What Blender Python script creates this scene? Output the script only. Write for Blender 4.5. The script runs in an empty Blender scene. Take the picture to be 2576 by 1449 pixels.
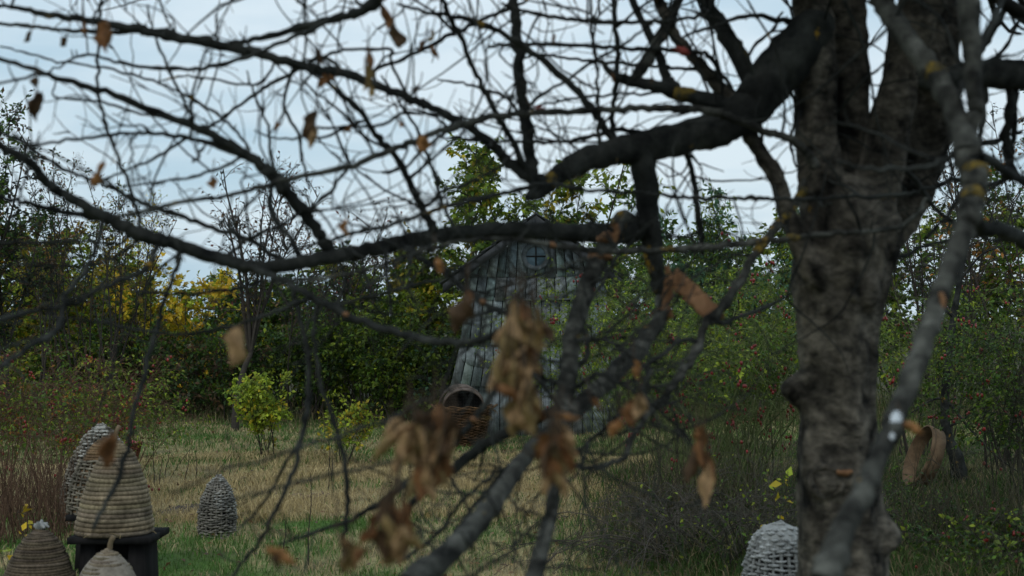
import bpy, math, random
import numpy as np
from mathutils import Vector, Matrix, noise as mnoise

random.seed(7)
RNG = np.random.default_rng(11)
R = math.radians
scene = bpy.context.scene
col = scene.collection

# ------------------------------------------------------------------ camera
# picture measured on a 2576 x 1449 grid; the eye-level line lies at y = 800
PW, PH, FPX, HZ = 2576.0, 1449.0, 3539.0, 800.0
EYE = 1.76
PITCH = math.atan((HZ - PH / 2) / FPX)
cam_d = bpy.data.cameras.new('camera')
cam = bpy.data.objects.new('camera', cam_d)
col.objects.link(cam)
cam.location = (0, 0, EYE)
cam.rotation_euler = (R(90) + PITCH, 0, 0)
cam_d.sensor_width = 36.0
cam_d.lens = 36.0 * FPX / PW
cam_d.clip_start = 0.05
cam_d.clip_end = 3000
cam_d.dof.use_dof = True
cam_d.dof.focus_distance = 16.0
cam_d.dof.aperture_fstop = 3.1
scene.camera = cam

# ------------------------------------------------------------------ sky
world = bpy.data.worlds.new('World')
scene.world = world
world.use_nodes = True
wn, wl = world.node_tree.nodes, world.node_tree.links
wn.clear()
w_out = wn.new('ShaderNodeOutputWorld')
w_bg = wn.new('ShaderNodeBackground')
w_sky = wn.new('ShaderNodeTexSky')
w_sky.sky_type = 'NISHITA'
w_sky.sun_disc = False
SUN_EL, SUN_AZ = R(48), R(205)          # azimuth measured from +Y, clockwise
w_sky.sun_elevation = SUN_EL
w_sky.sun_rotation = SUN_AZ
w_sky.air_density = 1.4
w_sky.dust_density = 2.5
w_tc = wn.new('ShaderNodeTexCoord')
w_map = wn.new('ShaderNodeMapping')
w_map.inputs['Scale'].default_value = (2.2, 2.2, 9.0)
w_n = wn.new('ShaderNodeTexNoise')
w_n.inputs['Scale'].default_value = 2.1
w_n.inputs['Detail'].default_value = 5
w_n.inputs['Roughness'].default_value = 0.5
w_cr = wn.new('ShaderNodeValToRGB')
w_cr.color_ramp.elements[0].position = 0.34
w_cr.color_ramp.elements[0].color = (5.0, 6.9, 8.3, 1)
w_cr.color_ramp.elements[1].position = 0.62
w_cr.color_ramp.elements[1].color = (7.6, 8.9, 9.8, 1)
w_mix = wn.new('ShaderNodeMixRGB')
w_mix.inputs['Fac'].default_value = 0.86
wl.new(w_tc.outputs['Generated'], w_map.inputs['Vector'])
wl.new(w_map.outputs['Vector'], w_n.inputs['Vector'])
wl.new(w_n.outputs['Fac'], w_cr.inputs['Fac'])
wl.new(w_sky.outputs['Color'], w_mix.inputs['Color1'])
wl.new(w_cr.outputs['Color'], w_mix.inputs['Color2'])
wl.new(w_mix.outputs['Color'], w_bg.inputs['Color'])
w_bg.inputs['Strength'].default_value = 0.10
wl.new(w_bg.outputs['Background'], w_out.inputs['Surface'])

# ------------------------------------------------------------------ sun behind thick cloud
sun_d = bpy.data.lights.new('sun', 'SUN')
sun = bpy.data.objects.new('sun', sun_d)
col.objects.link(sun)
sun_d.energy = 0.7
sun_d.angle = R(25)
sun_d.color = (1.0, 0.96, 0.9)
sd = Vector((math.sin(SUN_AZ) * math.cos(SUN_EL), math.cos(SUN_AZ) * math.cos(SUN_EL), math.sin(SUN_EL)))
sun.rotation_euler = sd.to_track_quat('Z', 'Y').to_euler()
sun.location = sd * 40

vs = scene.view_settings
vs.view_transform = 'Standard'
vs.look = 'None'
vs.exposure = 0.0
vs.gamma = 1.0
scene.render.engine = 'CYCLES'
scene.cycles.max_bounces = 6
scene.cycles.diffuse_bounces = 3
scene.cycles.transparent_max_bounces = 8
scene.cycles.use_denoising = True

# ------------------------------------------------------------------ picture <-> place
_cp, _sp = math.cos(PITCH), math.sin(PITCH)
def P(x, y, d):
    """world point seen at picture point (x, y), d metres in front of the lens"""
    u = (x - PW / 2) / FPX * d
    v = (PH / 2 - y) / FPX * d
    return np.array([u, d * _cp - v * _sp, EYE + d * _sp + v * _cp])
def S(d):
    return FPX / d                       # picture units per metre at distance d
def DG(y):
    return FPX * EYE / (y - HZ)          # distance of the ground seen at height y
def XD(x, d):
    return (x - PW / 2) / FPX * d
def gh(x, y):
    return 0.035 * np.sin(0.71 * x + 1.3) * np.sin(0.53 * y + 0.4) + 0.018 * np.sin(1.9 * x + 0.8 * y) + 0.012 * np.sin(2.7 * y - 1.1 * x + 2)
def GP(x, y):
    """ground point under the picture point (x, y)"""
    d = DG(y)
    px = XD(x, d)
    return np.array([px, d, float(gh(px, d))])

# ------------------------------------------------------------------ mesh helpers
class MB:
    def __init__(s):
        s.v, s.t, s.q, s.c, s.n, s.hasc = [], [], [], [], 0, False
    def add(s, v, q=None, t=None, c=None):
        v = np.asarray(v, float).reshape(-1, 3)
        if q is not None and len(q):
            s.q.append(np.asarray(q, np.int64).reshape(-1, 4) + s.n)
        if t is not None and len(t):
            s.t.append(np.asarray(t, np.int64).reshape(-1, 3) + s.n)
        if c is None:
            c = np.ones((len(v), 3))
        else:
            s.hasc = True
            c = np.broadcast_to(np.asarray(c, float), (len(v), 3))
        s.v.append(v)
        s.c.append(c)
        s.n += len(v)
        return s
    def mesh(s, name, mat, smooth=True):
        me = bpy.data.meshes.new(name)
        v = np.concatenate(s.v) if s.v else np.zeros((0, 3))
        loops, sizes = [], []
        if s.q:
            q = np.concatenate(s.q)
            loops.append(q.ravel()); sizes.append(np.full(len(q), 4))
        if s.t:
            t = np.concatenate(s.t)
            loops.append(t.ravel()); sizes.append(np.full(len(t), 3))
        loops = np.concatenate(loops); sizes = np.concatenate(sizes)
        me.vertices.add(len(v))
        me.vertices.foreach_set('co', v.ravel())
        me.loops.add(len(loops))
        me.loops.foreach_set('vertex_index', loops.astype(np.int32))
        me.polygons.add(len(sizes))
        me.polygons.foreach_set('loop_start', (np.cumsum(sizes) - sizes).astype(np.int32))
        me.polygons.foreach_set('loop_total', sizes.astype(np.int32))
        if s.hasc:
            a = me.color_attributes.new('Col', 'FLOAT_COLOR', 'POINT')
            cc = np.concatenate(s.c)
            a.data.foreach_set('color', np.concatenate([cc, np.ones((len(cc), 1))], 1).astype(np.float32).ravel())
        me.update(calc_edges=True)
        me.validate()
        if smooth:
            me.polygons.foreach_set('use_smooth', np.ones(len(me.polygons), bool))
        if mat:
            me.materials.append(mat)
        return me
    def build(s, name, mat, parent=None, smooth=True, kind=None):
        return obj(name, s.mesh(name, mat, smooth), parent, kind)

def obj(name, me, parent=None, kind=None):
    o = bpy.data.objects.new(name, me)
    col.objects.link(o)
    if parent is not None:
        o.parent = parent
        o.matrix_parent_inverse = Matrix.Translation(-Vector(parent.location))
    if kind:
        o['kind'] = kind
    return o
def thing(name, label, cat, loc=(0, 0, 0), group=None):
    o = bpy.data.objects.new(name, None)
    col.objects.link(o)
    o.location = Vector(loc)
    o.empty_display_size = 0.1
    o['label'] = label
    o['category'] = cat
    if group:
        o['group'] = group
    return o

def tubes(mb, pts, rad, sides=4, c=None, cap=False):
    """batch of tubes: pts (M,K,3), rad (M,K)"""
    pts = np.asarray(pts, float); rad = np.asarray(rad, float)
    if pts.ndim == 2:
        pts = pts[None]; rad = rad[None]
    M, K, _ = pts.shape
    tan = np.gradient(pts, axis=1)
    tan /= np.linalg.norm(tan, axis=2, keepdims=True) + 1e-12
    mean = tan.mean(1)
    mean /= np.linalg.norm(mean, axis=1, keepdims=True) + 1e-9
    ref = np.where(np.abs(mean[:, 2:3]) < 0.75, np.array([[0, 0, 1.0]]), np.array([[1.0, 0.2, 0]]))
    a = np.cross(tan, ref[:, None, :])
    a /= np.linalg.norm(a, axis=2, keepdims=True) + 1e-9
    b = np.cross(tan, a)
    th = np.arange(sides) * 2 * math.pi / sides
    ring = (a[:, :, None, :] * np.cos(th)[None, None, :, None] + b[:, :, None, :] * np.sin(th)[None, None, :, None])
    V = pts[:, :, None, :] + ring * rad[..., None, None] if rad.ndim == 2 else pts[:, :, None, :] + ring * rad[..., None]
    idx = np.arange(M * K * sides).reshape(M, K, sides)
    i0 = idx[:, :-1, :]; i1 = idx[:, 1:, :]
    q = np.stack([i0, np.roll(i0, -1, 2), np.roll(i1, -1, 2), i1], -1).reshape(-1, 4)
    cc = None
    if c is not None:
        c = np.asarray(c, float)
        cc = np.repeat(c, K * sides, 0) if c.ndim == 2 and len(c) == M else (np.repeat(c, M * K * sides, 0) if c.ndim == 2 and len(c) == 1 else c)
    v = V.reshape(-1, 3)
    t = []
    if cap:
        ends = np.concatenate([pts[:, 0], pts[:, -1]])
        n0 = len(v)
        v = np.concatenate([v, ends])
        for m in range(M):
            for k, ci in ((0, n0 + m), (K - 1, n0 + M + m)):
                rr = idx[m, k]
                for j in range(sides):
                    t.append((rr[j], rr[(j + 1) % sides], ci) if k else (rr[(j + 1) % sides], rr[j], ci))
        if cc is not None and np.ndim(cc) == 2:
            cc = np.concatenate([cc, np.repeat(cc[:1], len(ends), 0)])
    mb.add(v, q=q, t=t, c=cc)

def catmull(p, n):
    p = np.asarray(p, float)
    e = np.concatenate([[2 * p[0] - p[1]], p, [2 * p[-1] - p[-2]]])
    seg = len(p) - 1
    t = np.linspace(0, seg, n)
    i = np.clip(t.astype(int), 0, seg - 1)
    u = (t - i)[:, None]
    p0, p1, p2, p3 = e[i], e[i + 1], e[i + 2], e[i + 3]
    return 0.5 * (2 * p1 + (p2 - p0) * u + (2 * p0 - 5 * p1 + 4 * p2 - p3) * u ** 2 + (3 * p1 - p0 - 3 * p2 + p3) * u ** 3)

def lathe(mb, prof, seg=32, c=None, centre=(0, 0, 0), wob=0.0):
    """prof: list of (r, z)"""
    prof = np.asarray(prof, float)
    th = np.arange(seg) * 2 * math.pi / seg
    K = len(prof)
    r = prof[:, 0][:, None] * (1 + wob * np.sin(3 * th + prof[:, 1][:, None] * 9)[:, :])
    v = np.stack([r * np.cos(th), r * np.sin(th), np.repeat(prof[:, 1][:, None], seg, 1)], -1).reshape(-1, 3) + np.array(centre)
    idx = np.arange(K * seg).reshape(K, seg)
    i0, i1 = idx[:-1], idx[1:]
    q = np.stack([i0, np.roll(i0, -1, 1), np.roll(i1, -1, 1), i1], -1).reshape(-1, 4)
    mb.add(v, q=q, c=c)

BOXQ = np.array([[0, 3, 2, 1], [4, 5, 6, 7], [0, 1, 5, 4], [1, 2, 6, 5], [2, 3, 7, 6], [3, 0, 4, 7]])
def box(mb, x0, x1, y0, y1, z0, z1, c=None):
    v = [(x0, y0, z0), (x1, y0, z0), (x1, y1, z0), (x0, y1, z0), (x0, y0, z1), (x1, y0, z1), (x1, y1, z1), (x0, y1, z1)]
    mb.add(v, q=BOXQ, c=c)
def hexa(mb, bottom, top, c=None):
    mb.add(list(bottom) + list(top), q=BOXQ, c=c)

# ------------------------------------------------------------------ materials
def mat(name, rough=0.8, spec=0.3):
    m = bpy.data.materials.new(name)
    m.use_nodes = True
    nt = m.node_tree
    b = nt.nodes['Principled BSDF']
    b.inputs['Roughness'].default_value = rough
    b.inputs['Specular IOR Level'].default_value = spec
    return m, nt, b
def nd(nt, kind, **kw):
    n = nt.nodes.new(kind)
    for k, v in kw.items():
        if k in n.inputs:
            n.inputs[k].default_value = v
        else:
            setattr(n, k, v)
    return n
def ramp(nt, stops):
    r = nt.nodes.new('ShaderNodeValToRGB')
    e = r.color_ramp.elements
    while len(e) < len(stops):
        e.new(0.5)
    for i, (p, c) in enumerate(stops):
        e[i].position = p
        e[i].color = (*c, 1)
    return r
def noise_ramp(nt, stops, scale=5, detail=6, rough=0.6, sc=(1, 1, 1), coord='Object', dist=0.0):
    tc = nd(nt, 'ShaderNodeTexCoord')
    mp = nd(nt, 'ShaderNodeMapping')
    mp.inputs['Scale'].default_value = sc
    n = nd(nt, 'ShaderNodeTexNoise', Scale=scale, Detail=detail, Roughness=rough, Distortion=dist)
    r = ramp(nt, stops)
    nt.links.new(tc.outputs[coord], mp.inputs['Vector'])
    nt.links.new(mp.outputs['Vector'], n.inputs['Vector'])
    nt.links.new(n.outputs['Fac'], r.inputs['Fac'])
    return n, r
def bump(nt, b, height, strength=0.5, dist=0.01):
    bp = nd(nt, 'ShaderNodeBump', Strength=strength, Distance=dist)
    nt.links.new(height, bp.inputs['Height'])
    nt.links.new(bp.outputs['Normal'], b.inputs['Normal'])
def mixc(nt, a, b_, fac=None, mode='MIX', f=0.5):
    m = nd(nt, 'ShaderNodeMixRGB', blend_type=mode)
    m.inputs['Fac'].default_value = f
    for sock, val in (('Color1', a), ('Color2', b_)):
        if isinstance(val, tuple):
            m.inputs[sock].default_value = (*val, 1)
        else:
            nt.links.new(val, m.inputs[sock])
    if fac is not None:
        nt.links.new(fac, m.inputs['Fac'])
    return m.outputs['Color']

def bark_material(name, dark, light, lichen_amt, sc=(1, 1, 1), scale=14, bump_d=0.006, blotch=(0.7, 1.2), bscale=4.2):
    m, nt, b = mat(name, 0.9, 0.15)
    n, r = noise_ramp(nt, [(0.32, dark), (0.55, tuple((d + l) / 2 for d, l in zip(dark, light))), (0.75, light)], scale, 8, 0.65, sc)
    n2, r2 = noise_ramp(nt, [(1 - lichen_amt, (0, 0, 0)), (1 - lichen_amt + 0.05, (1, 1, 1))], 7.5, 4, 0.6)
    n3, r3 = noise_ramp(nt, [(0.3, (0.10, 0.085, 0.02)), (0.7, (0.30, 0.17, 0.02))], 30, 4)
    n4, r4 = noise_ramp(nt, [(0.36, (blotch[0],) * 3), (0.62, (blotch[1],) * 3)], bscale, 5, 0.6, (1, 1, 0.8), dist=0.6)
    bc = mixc(nt, r.outputs['Color'], r4.outputs['Color'], None, 'MULTIPLY', 1.0)
    nt.links.new(mixc(nt, bc, r3.outputs['Color'], r2.outputs['Color']), b.inputs['Base Color'])
    bump(nt, b, n.outputs['Fac'], 0.9, bump_d)
    return m
M = {}
M['bark'] = bark_material('bark', (0.006, 0.007, 0.007), (0.050, 0.052, 0.046), 0.33, blotch=(0.5, 1.5))
M['trunk_bark'] = bark_material('trunk_bark', (0.009, 0.009, 0.008), (0.19, 0.165, 0.13), 0.30, (1.0, 1.0, 1.7), 17, 0.03, blotch=(0.07, 1.6), bscale=6.5)
M['limb_bark'] = bark_material('limb_bark', (0.009, 0.009, 0.008), (0.110, 0.110, 0.094), 0.35, (1, 1, 1), 20, 0.008, blotch=(0.3, 1.7), bscale=9)
M['far_bark'] = bark_material('far_bark', (0.03, 0.026, 0.022), (0.10, 0.09, 0.078), 0.12)

m, nt, b = mat('torn_wood', 0.75, 0.2)
n, r = noise_ramp(nt, [(0.25, (0.11, 0.055, 0.027)), (0.6, (0.26, 0.135, 0.067)), (0.8, (0.36, 0.21, 0.115))], 18, 6, 0.6, (1, 1, 0.35))
nt.links.new(r.outputs['Color'], b.inputs['Base Color']); bump(nt, b, n.outputs['Fac'], 0.8, 0.006)
M['torn_wood'] = m

def attr_material(name, rough=0.6, spec=0.25, translucent=0.0, var=0.25, scale=60, bump_s=0.0, sc=(1, 1, 1), coord='Object', stain=0.0):
    m, nt, b = mat(name, rough, spec)
    at = nd(nt, 'ShaderNodeAttribute', attribute_name='Col')
    n, r = noise_ramp(nt, [(0.25, (1 - var,) * 3), (0.75, (1 + var,) * 3)], scale, 4, 0.6, sc, coord)
    c = mixc(nt, at.outputs['Color'], r.outputs['Color'], None, 'MULTIPLY', 1.0)
    if stain:
        n5, r5 = noise_ramp(nt, [(0.35, (stain,) * 3), (0.6, (1.1, 1.1, 1.1))], 7, 5, 0.65, (1, 1, 1), coord, 0.8)
        c = mixc(nt, c, r5.outputs['Color'], None, 'MULTIPLY', 1.0)
    nt.links.new(c, b.inputs['Base Color'])
    if bump_s:
        bump(nt, b, n.outputs['Fac'], bump_s, 0.004)
    if translucent:
        tr = nd(nt, 'ShaderNodeBsdfTranslucent')
        nt.links.new(c, tr.inputs['Color'])
        mx = nd(nt, 'ShaderNodeMixShader')
        mx.inputs['Fac'].default_value = translucent
        out = nt.nodes['Material Output']
        nt.links.new(b.outputs['BSDF'], mx.inputs[1]); nt.links.new(tr.outputs['BSDF'], mx.inputs[2])
        nt.links.new(mx.outputs['Shader'], out.inputs['Surface'])
    return m
M['leaf'] = attr_material('leaf', 0.5, 0.3, 0.35, 0.15, 20)
M['dead_leaf'] = attr_material('dead_leaf', 0.7, 0.2, 0.2, 0.4, 45, 0.5)
M['stem'] = attr_material('stem', 0.8, 0.15, 0.0, 0.3, 30)
M['grass'] = attr_material('grass', 0.65, 0.2, 0.3, 0.12, 8)
M['soil'] = attr_material('soil', 0.95, 0.1, 0.0, 0.55, 26, 0.8)
M['hip'] = attr_material('hip', 0.35, 0.5, 0.0, 0.2, 60)
M['straw'] = attr_material('straw', 0.85, 0.12, 0.0, 0.4, 75, 0.9, stain=0.55)
M['wicker'] = attr_material('wicker', 0.85, 0.12, 0.0, 0.45, 60, 0.8, stain=0.55)
M['plank'] = attr_material('plank', 0.75, 0.3, 0.0, 0.45, 34, 0.6, (1.6, 1.6, 0.09), stain=0.5)
M['mud'] = attr_material('mud', 0.95, 0.1, 0.0, 0.3, 30, 0.8)
m, nt, b = mat('dark_wood', 0.9, 0.08)
n, r = noise_ramp(nt, [(0.3, (0.008, 0.008, 0.008)), (0.7, (0.022, 0.020, 0.020))], 20, 6, 0.6, (1, 1, 0.15))
nt.links.new(r.outputs['Color'], b.inputs['Base Color']); bump(nt, b, n.outputs['Fac'], 0.6, 0.004)
M['dark_wood'] = m
m, nt, b = mat('hoop_wood', 0.75, 0.2)
n, r = noise_ramp(nt, [(0.3, (0.075, 0.046, 0.026)), (0.5, (0.135, 0.088, 0.050)), (0.7, (0.20, 0.135, 0.080))], 9, 7, 0.7, (1, 1, 1))
nt.links.new(r.outputs['Color'], b.inputs['Base Color']); bump(nt, b, n.outputs['Fac'], 0.4, 0.003)
M['hoop_wood'] = m
m, nt, b = mat('grey_hoop', 0.7, 0.3)
n, r = noise_ramp(nt, [(0.3, (0.07, 0.05, 0.04)), (0.7, (0.2, 0.15, 0.12))], 9, 6, 0.6)
nt.links.new(r.outputs['Color'], b.inputs['Base Color']); bump(nt, b, n.outputs['Fac'], 0.4, 0.003)
M['grey_hoop'] = m
m, nt, b = mat('void', 0.9, 0.1)
b.inputs['Base Color'].default_value = (0.012, 0.010, 0.009, 1)  # near-black that puts the shade inside gaps and hollows into the colour
M['void'] = m
m, nt, b = mat('wire', 0.5, 0.5)
b.inputs['Base Color'].default_value = (0.10, 0.095, 0.09, 1)
M['wire'] = m
m, nt, b = mat('window_glass', 0.12, 0.6)
n, r = noise_ramp(nt, [(0.3, (0.03, 0.06, 0.075)), (0.7, (0.09, 0.14, 0.17))], 7, 4)  # blue tones put the sky's reflection into the glass colour
nt.links.new(r.outputs['Color'], b.inputs['Base Color'])
M['glass'] = m
m, nt, b = mat('white_paint', 0.8, 0.3)
n, r = noise_ramp(nt, [(0.35, (0.36, 0.40, 0.42)), (0.65, (0.66, 0.69, 0.71))], 40, 4)
nt.links.new(r.outputs['Color'], b.inputs['Base Color'])
M['white_paint'] = m
m, nt, b = mat('lichen', 0.95, 0.1)
n, r = noise_ramp(nt, [(0.38, (0.045, 0.043, 0.03)), (0.55, (0.15, 0.105, 0.025)), (0.75, (0.27, 0.17, 0.03))], 45, 5)
nt.links.new(r.outputs['Color'], b.inputs['Base Color']); bump(nt, b, n.outputs['Fac'], 1.0, 0.006)
M['lichen'] = m

# ================================================================== the setting
def vnoise(x, y, s, seed=0.0):
    x = np.asarray(x) * s + seed * 13.7; y = np.asarray(y) * s - seed * 7.1
    return (np.sin(x * 1.7 + 2.1 * np.sin(y * 0.9 + seed)) + np.sin(y * 2.3 + 1.7 * np.sin(x * 1.3 + 1)) + np.sin((x + y) * 1.1 + np.sin(x * 2.9 - y)) ) / 6 + 0.5
def greenness(x, y):
    """1 = fresh green turf, 0 = dry straw, over the clearing"""
    g = np.where(y < 12.4, 0.75, np.where(y < 17.0, 0.16, 0.62))
    blend = 0.5 * (vnoise(x, y, 0.9, 1) - 0.5) + 0.9 * (vnoise(x, y, 2.1, 2) - 0.5) + 0.5 * (vnoise(x, y, 5.3, 5) - .5)
    g = g + np.where(y < 17, blend, blend * 0.8)
    g = g + np.where((x > -1.2) & (y < 12.4), -0.25, 0)
    return np.clip(g, 0, 1)
GREEN = np.array([0.080, 0.150, 0.032]); STRAW = np.array([0.45, 0.355, 0.19]); EARTH = np.array([0.045, 0.036, 0.026])
DEEP = np.array([0.022, 0.030, 0.014])
def ground_colour(x, y):
    g = greenness(x, y)[..., None]
    c = GREEN * g * 0.8 + STRAW * (1 - g) * 0.7
    e = np.clip((vnoise(x, y, 3.3, 3) - 0.60) * 5, 0, 1)[..., None]
    c = c * (1 - 0.6 * e) + EARTH * 0.6 * e
    # darker earth tone under the hedge and the rose thicket
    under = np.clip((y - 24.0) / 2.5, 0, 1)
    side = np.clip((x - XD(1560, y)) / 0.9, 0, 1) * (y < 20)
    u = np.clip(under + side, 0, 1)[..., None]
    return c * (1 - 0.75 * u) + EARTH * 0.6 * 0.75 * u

mb = MB()
gx = np.concatenate([np.linspace(-900, -14, 9)[:-1], np.linspace(-14, 14, 141), np.linspace(14, 900, 9)[1:]])
gy = np.concatenate([np.linspace(-200, 1, 5)[:-1], np.linspace(1, 36, 176), np.linspace(36, 1500, 9)[1:]])
X, Y = np.meshgrid(gx, gy)
near = (np.abs(X) < 15) & (Y > 0) & (Y < 37)
Z = np.where(near, gh(X, Y) + 0.012 * (vnoise(X, Y, 6, 9) - .5), 0.0)
nx, ny = len(gx), len(gy)
i = np.arange(nx * ny).reshape(ny, nx)
q = np.stack([i[:-1, :-1], i[:-1, 1:], i[1:, 1:], i[1:, :-1]], -1).reshape(-1, 4)
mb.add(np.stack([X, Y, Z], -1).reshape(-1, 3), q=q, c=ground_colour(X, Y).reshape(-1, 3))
o = mb.build('ground', M['soil'], kind='structure')
o['label'] = 'uneven meadow ground of turf, dry straw and bare earth'

def blades(name, label, n, dmin, dmax, xlo, xhi, hgt, wid, colfn, bend=0.6, keep=None, seed=1, powr=1.0):
    rg = np.random.default_rng(seed)
    d = dmin + (dmax - dmin) * rg.random(n) ** powr
    x = XD(xlo + (xhi - xlo) * rg.random(n), d)
    if keep is not None:
        k = rg.random(n) < keep(x, d)
        x, d = x[k], d[k]
    n = len(x)
    h = hgt(x, d) * (0.5 + rg.random(n))
    w = wid * (0.6 + 0.8 * rg.random(n)) * np.maximum(d / 9, 0.8)
    a = rg.random(n) * 2 * math.pi
    fa = rg.random(n) * 2 * math.pi
    fx, fy = np.cos(fa), np.sin(fa)
    sx, sy = np.cos(a), np.sin(a)
    z = gh(x, d) - 0.004
    bd = bend * (0.2 + rg.random(n))
    b0 = np.stack([x - sx * w / 2, d - sy * w / 2, z], -1)
    b1 = np.stack([x + sx * w / 2, d + sy * w / 2, z], -1)
    mx = x + fx * h * bd * 0.35; my = d + fy * h * bd * 0.35; mz = z + h * 0.6
    m0 = np.stack([mx - sx * w * .4, my - sy * w * .4, mz], -1)
    m1 = np.stack([mx + sx * w * .4, my + sy * w * .4, mz], -1)
    tp = np.stack([x + fx * h * bd, d + fy * h * bd, z + h * (1 - 0.35 * bd)], -1)
    V = np.stack([b0, b1, m1, m0, tp], 1).reshape(-1, 3)
    k = np.arange(n)[:, None] * 5
    q = k + np.array([[0, 1, 2, 3]]); t = k + np.array([[3, 2, 4]])
    c = colfn(x, d, rg)
    mb = MB(); mb.add(V, q=q, t=t, c=np.repeat(c, 5, 0))
    o = mb.build(name, M['grass'], kind='stuff', smooth=False)
    o['label'] = label; o['category'] = 'grass'
    return o
def turf_col(x, d, rg):
    g = greenness(x, d)
    pick = rg.random(len(x)) < g
    c = np.where(pick[:, None], GREEN * (0.7 + 0.8 * rg.random((len(x), 1))) * (0.85 + 0.3 * rg.random((len(x), 3))), STRAW * (0.55 + 0.75 * rg.random((len(x), 1))))
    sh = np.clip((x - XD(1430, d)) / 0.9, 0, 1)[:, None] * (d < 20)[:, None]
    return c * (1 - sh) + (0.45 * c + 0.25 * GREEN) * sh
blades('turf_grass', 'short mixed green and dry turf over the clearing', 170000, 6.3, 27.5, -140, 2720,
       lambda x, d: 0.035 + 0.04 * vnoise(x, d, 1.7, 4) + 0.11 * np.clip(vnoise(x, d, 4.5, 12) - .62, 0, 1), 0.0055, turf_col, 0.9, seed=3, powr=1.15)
blades('dry_grass', 'long dry straw coloured grass standing in the middle of the clearing', 52000, 12.2, 18.0, 330, 1650,
       lambda x, d: 0.05 + 0.13 * vnoise(x, d, 1.1, 6) ** 1.5, 0.0045,
       lambda x, d, rg: STRAW * (0.6 + 0.8 * rg.random((len(x), 1))) * np.array([1, .97, .9]), 1.3,
       keep=lambda x, d: np.clip(1.6 * (vnoise(x, d, 0.8, 7) - 0.22), 0.05, 1), seed=5)
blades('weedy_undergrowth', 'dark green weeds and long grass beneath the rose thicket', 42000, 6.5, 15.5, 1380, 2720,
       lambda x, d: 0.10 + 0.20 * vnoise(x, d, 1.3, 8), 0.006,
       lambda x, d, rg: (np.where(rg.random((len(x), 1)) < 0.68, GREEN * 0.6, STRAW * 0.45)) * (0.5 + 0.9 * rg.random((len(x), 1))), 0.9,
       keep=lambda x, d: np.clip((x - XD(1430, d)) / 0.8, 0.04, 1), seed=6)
blades('hedge_foot_grass', 'tall pale grass growing along the foot of the hedge', 26000, 22.5, 27.5, -140, 2720,
       lambda x, d: 0.12 + 0.38 * vnoise(x, d, 0.9, 5) * np.clip((d - 22.3) / 3, 0.1, 1), 0.004,
       lambda x, d, rg: np.where(rg.random((len(x), 1)) < 0.5, STRAW * 0.5, GREEN * 0.65) * (0.5 + 0.8 * rg.random((len(x), 1))), 0.7,
       keep=lambda x, d: np.clip((d - 22.0) / 3, 0.05, 1), seed=8)

# fallen leaves scattered over the turf
rg = np.random.default_rng(15); n = 900
d = 7 + 19 * rg.random(n); x = XD(250 + 1500 * rg.random(n), d)
pos = np.stack([x, d, gh(x, d) + 0.035 + 0.03 * rg.random(n)], -1)
dirs = rg.normal(size=(n, 3)) * np.array([1, 1, .25]); dirs /= np.linalg.norm(dirs, axis=1, keepdims=True)
side = np.cross(dirs, np.array([0, 0, 1.0]) + .4 * rg.normal(size=(n, 3))); side /= np.linalg.norm(side, axis=1, keepdims=True)
L = 0.05 * (.6 + .8 * rg.random((n, 1)))
V = np.stack([pos, pos + dirs * L * .5 + side * L * .3 + [0, 0, .008], pos + dirs * L, pos + dirs * L * .5 - side * L * .3 + [0, 0, .008]], 1)
c = np.array([[.20, .11, .05], [.11, .06, .03], [.28, .19, .07]])[rg.integers(0, 3, n)] * (.6 + .7 * rg.random((n, 1)))
mb = MB(); mb.add(V.reshape(-1, 3), q=np.arange(n * 4).reshape(-1, 4), c=np.repeat(c, 4, 0))
o = mb.build('fallen_leaves', M['leaf'], kind='stuff', smooth=False); o['label'] = 'brown fallen leaves scattered over the turf'; o['category'] = 'leaves'

# ================================================================== the hut
HD = 21.4
HX = XD(1348, HD)
hut = thing('wooden_hut', 'small weathered blue-grey plank hut with flared walls and round attic window', 'hut', (HX, HD, 0))
rg = np.random.default_rng(21)
def plank_col():
    b = 0.7 + 0.8 * rg.random()
    base = np.array([0.190, 0.220, 0.228]) * b
    return base * (1 + 0.12 * (rg.random(3) - 0.5)) + (np.array([0.03, 0.02, 0.008]) if rg.random() < 0.25 else 0)
APEX, SLOPE = 3.30, 0.74
FY = HD                                    # plane of the front wall
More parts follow.
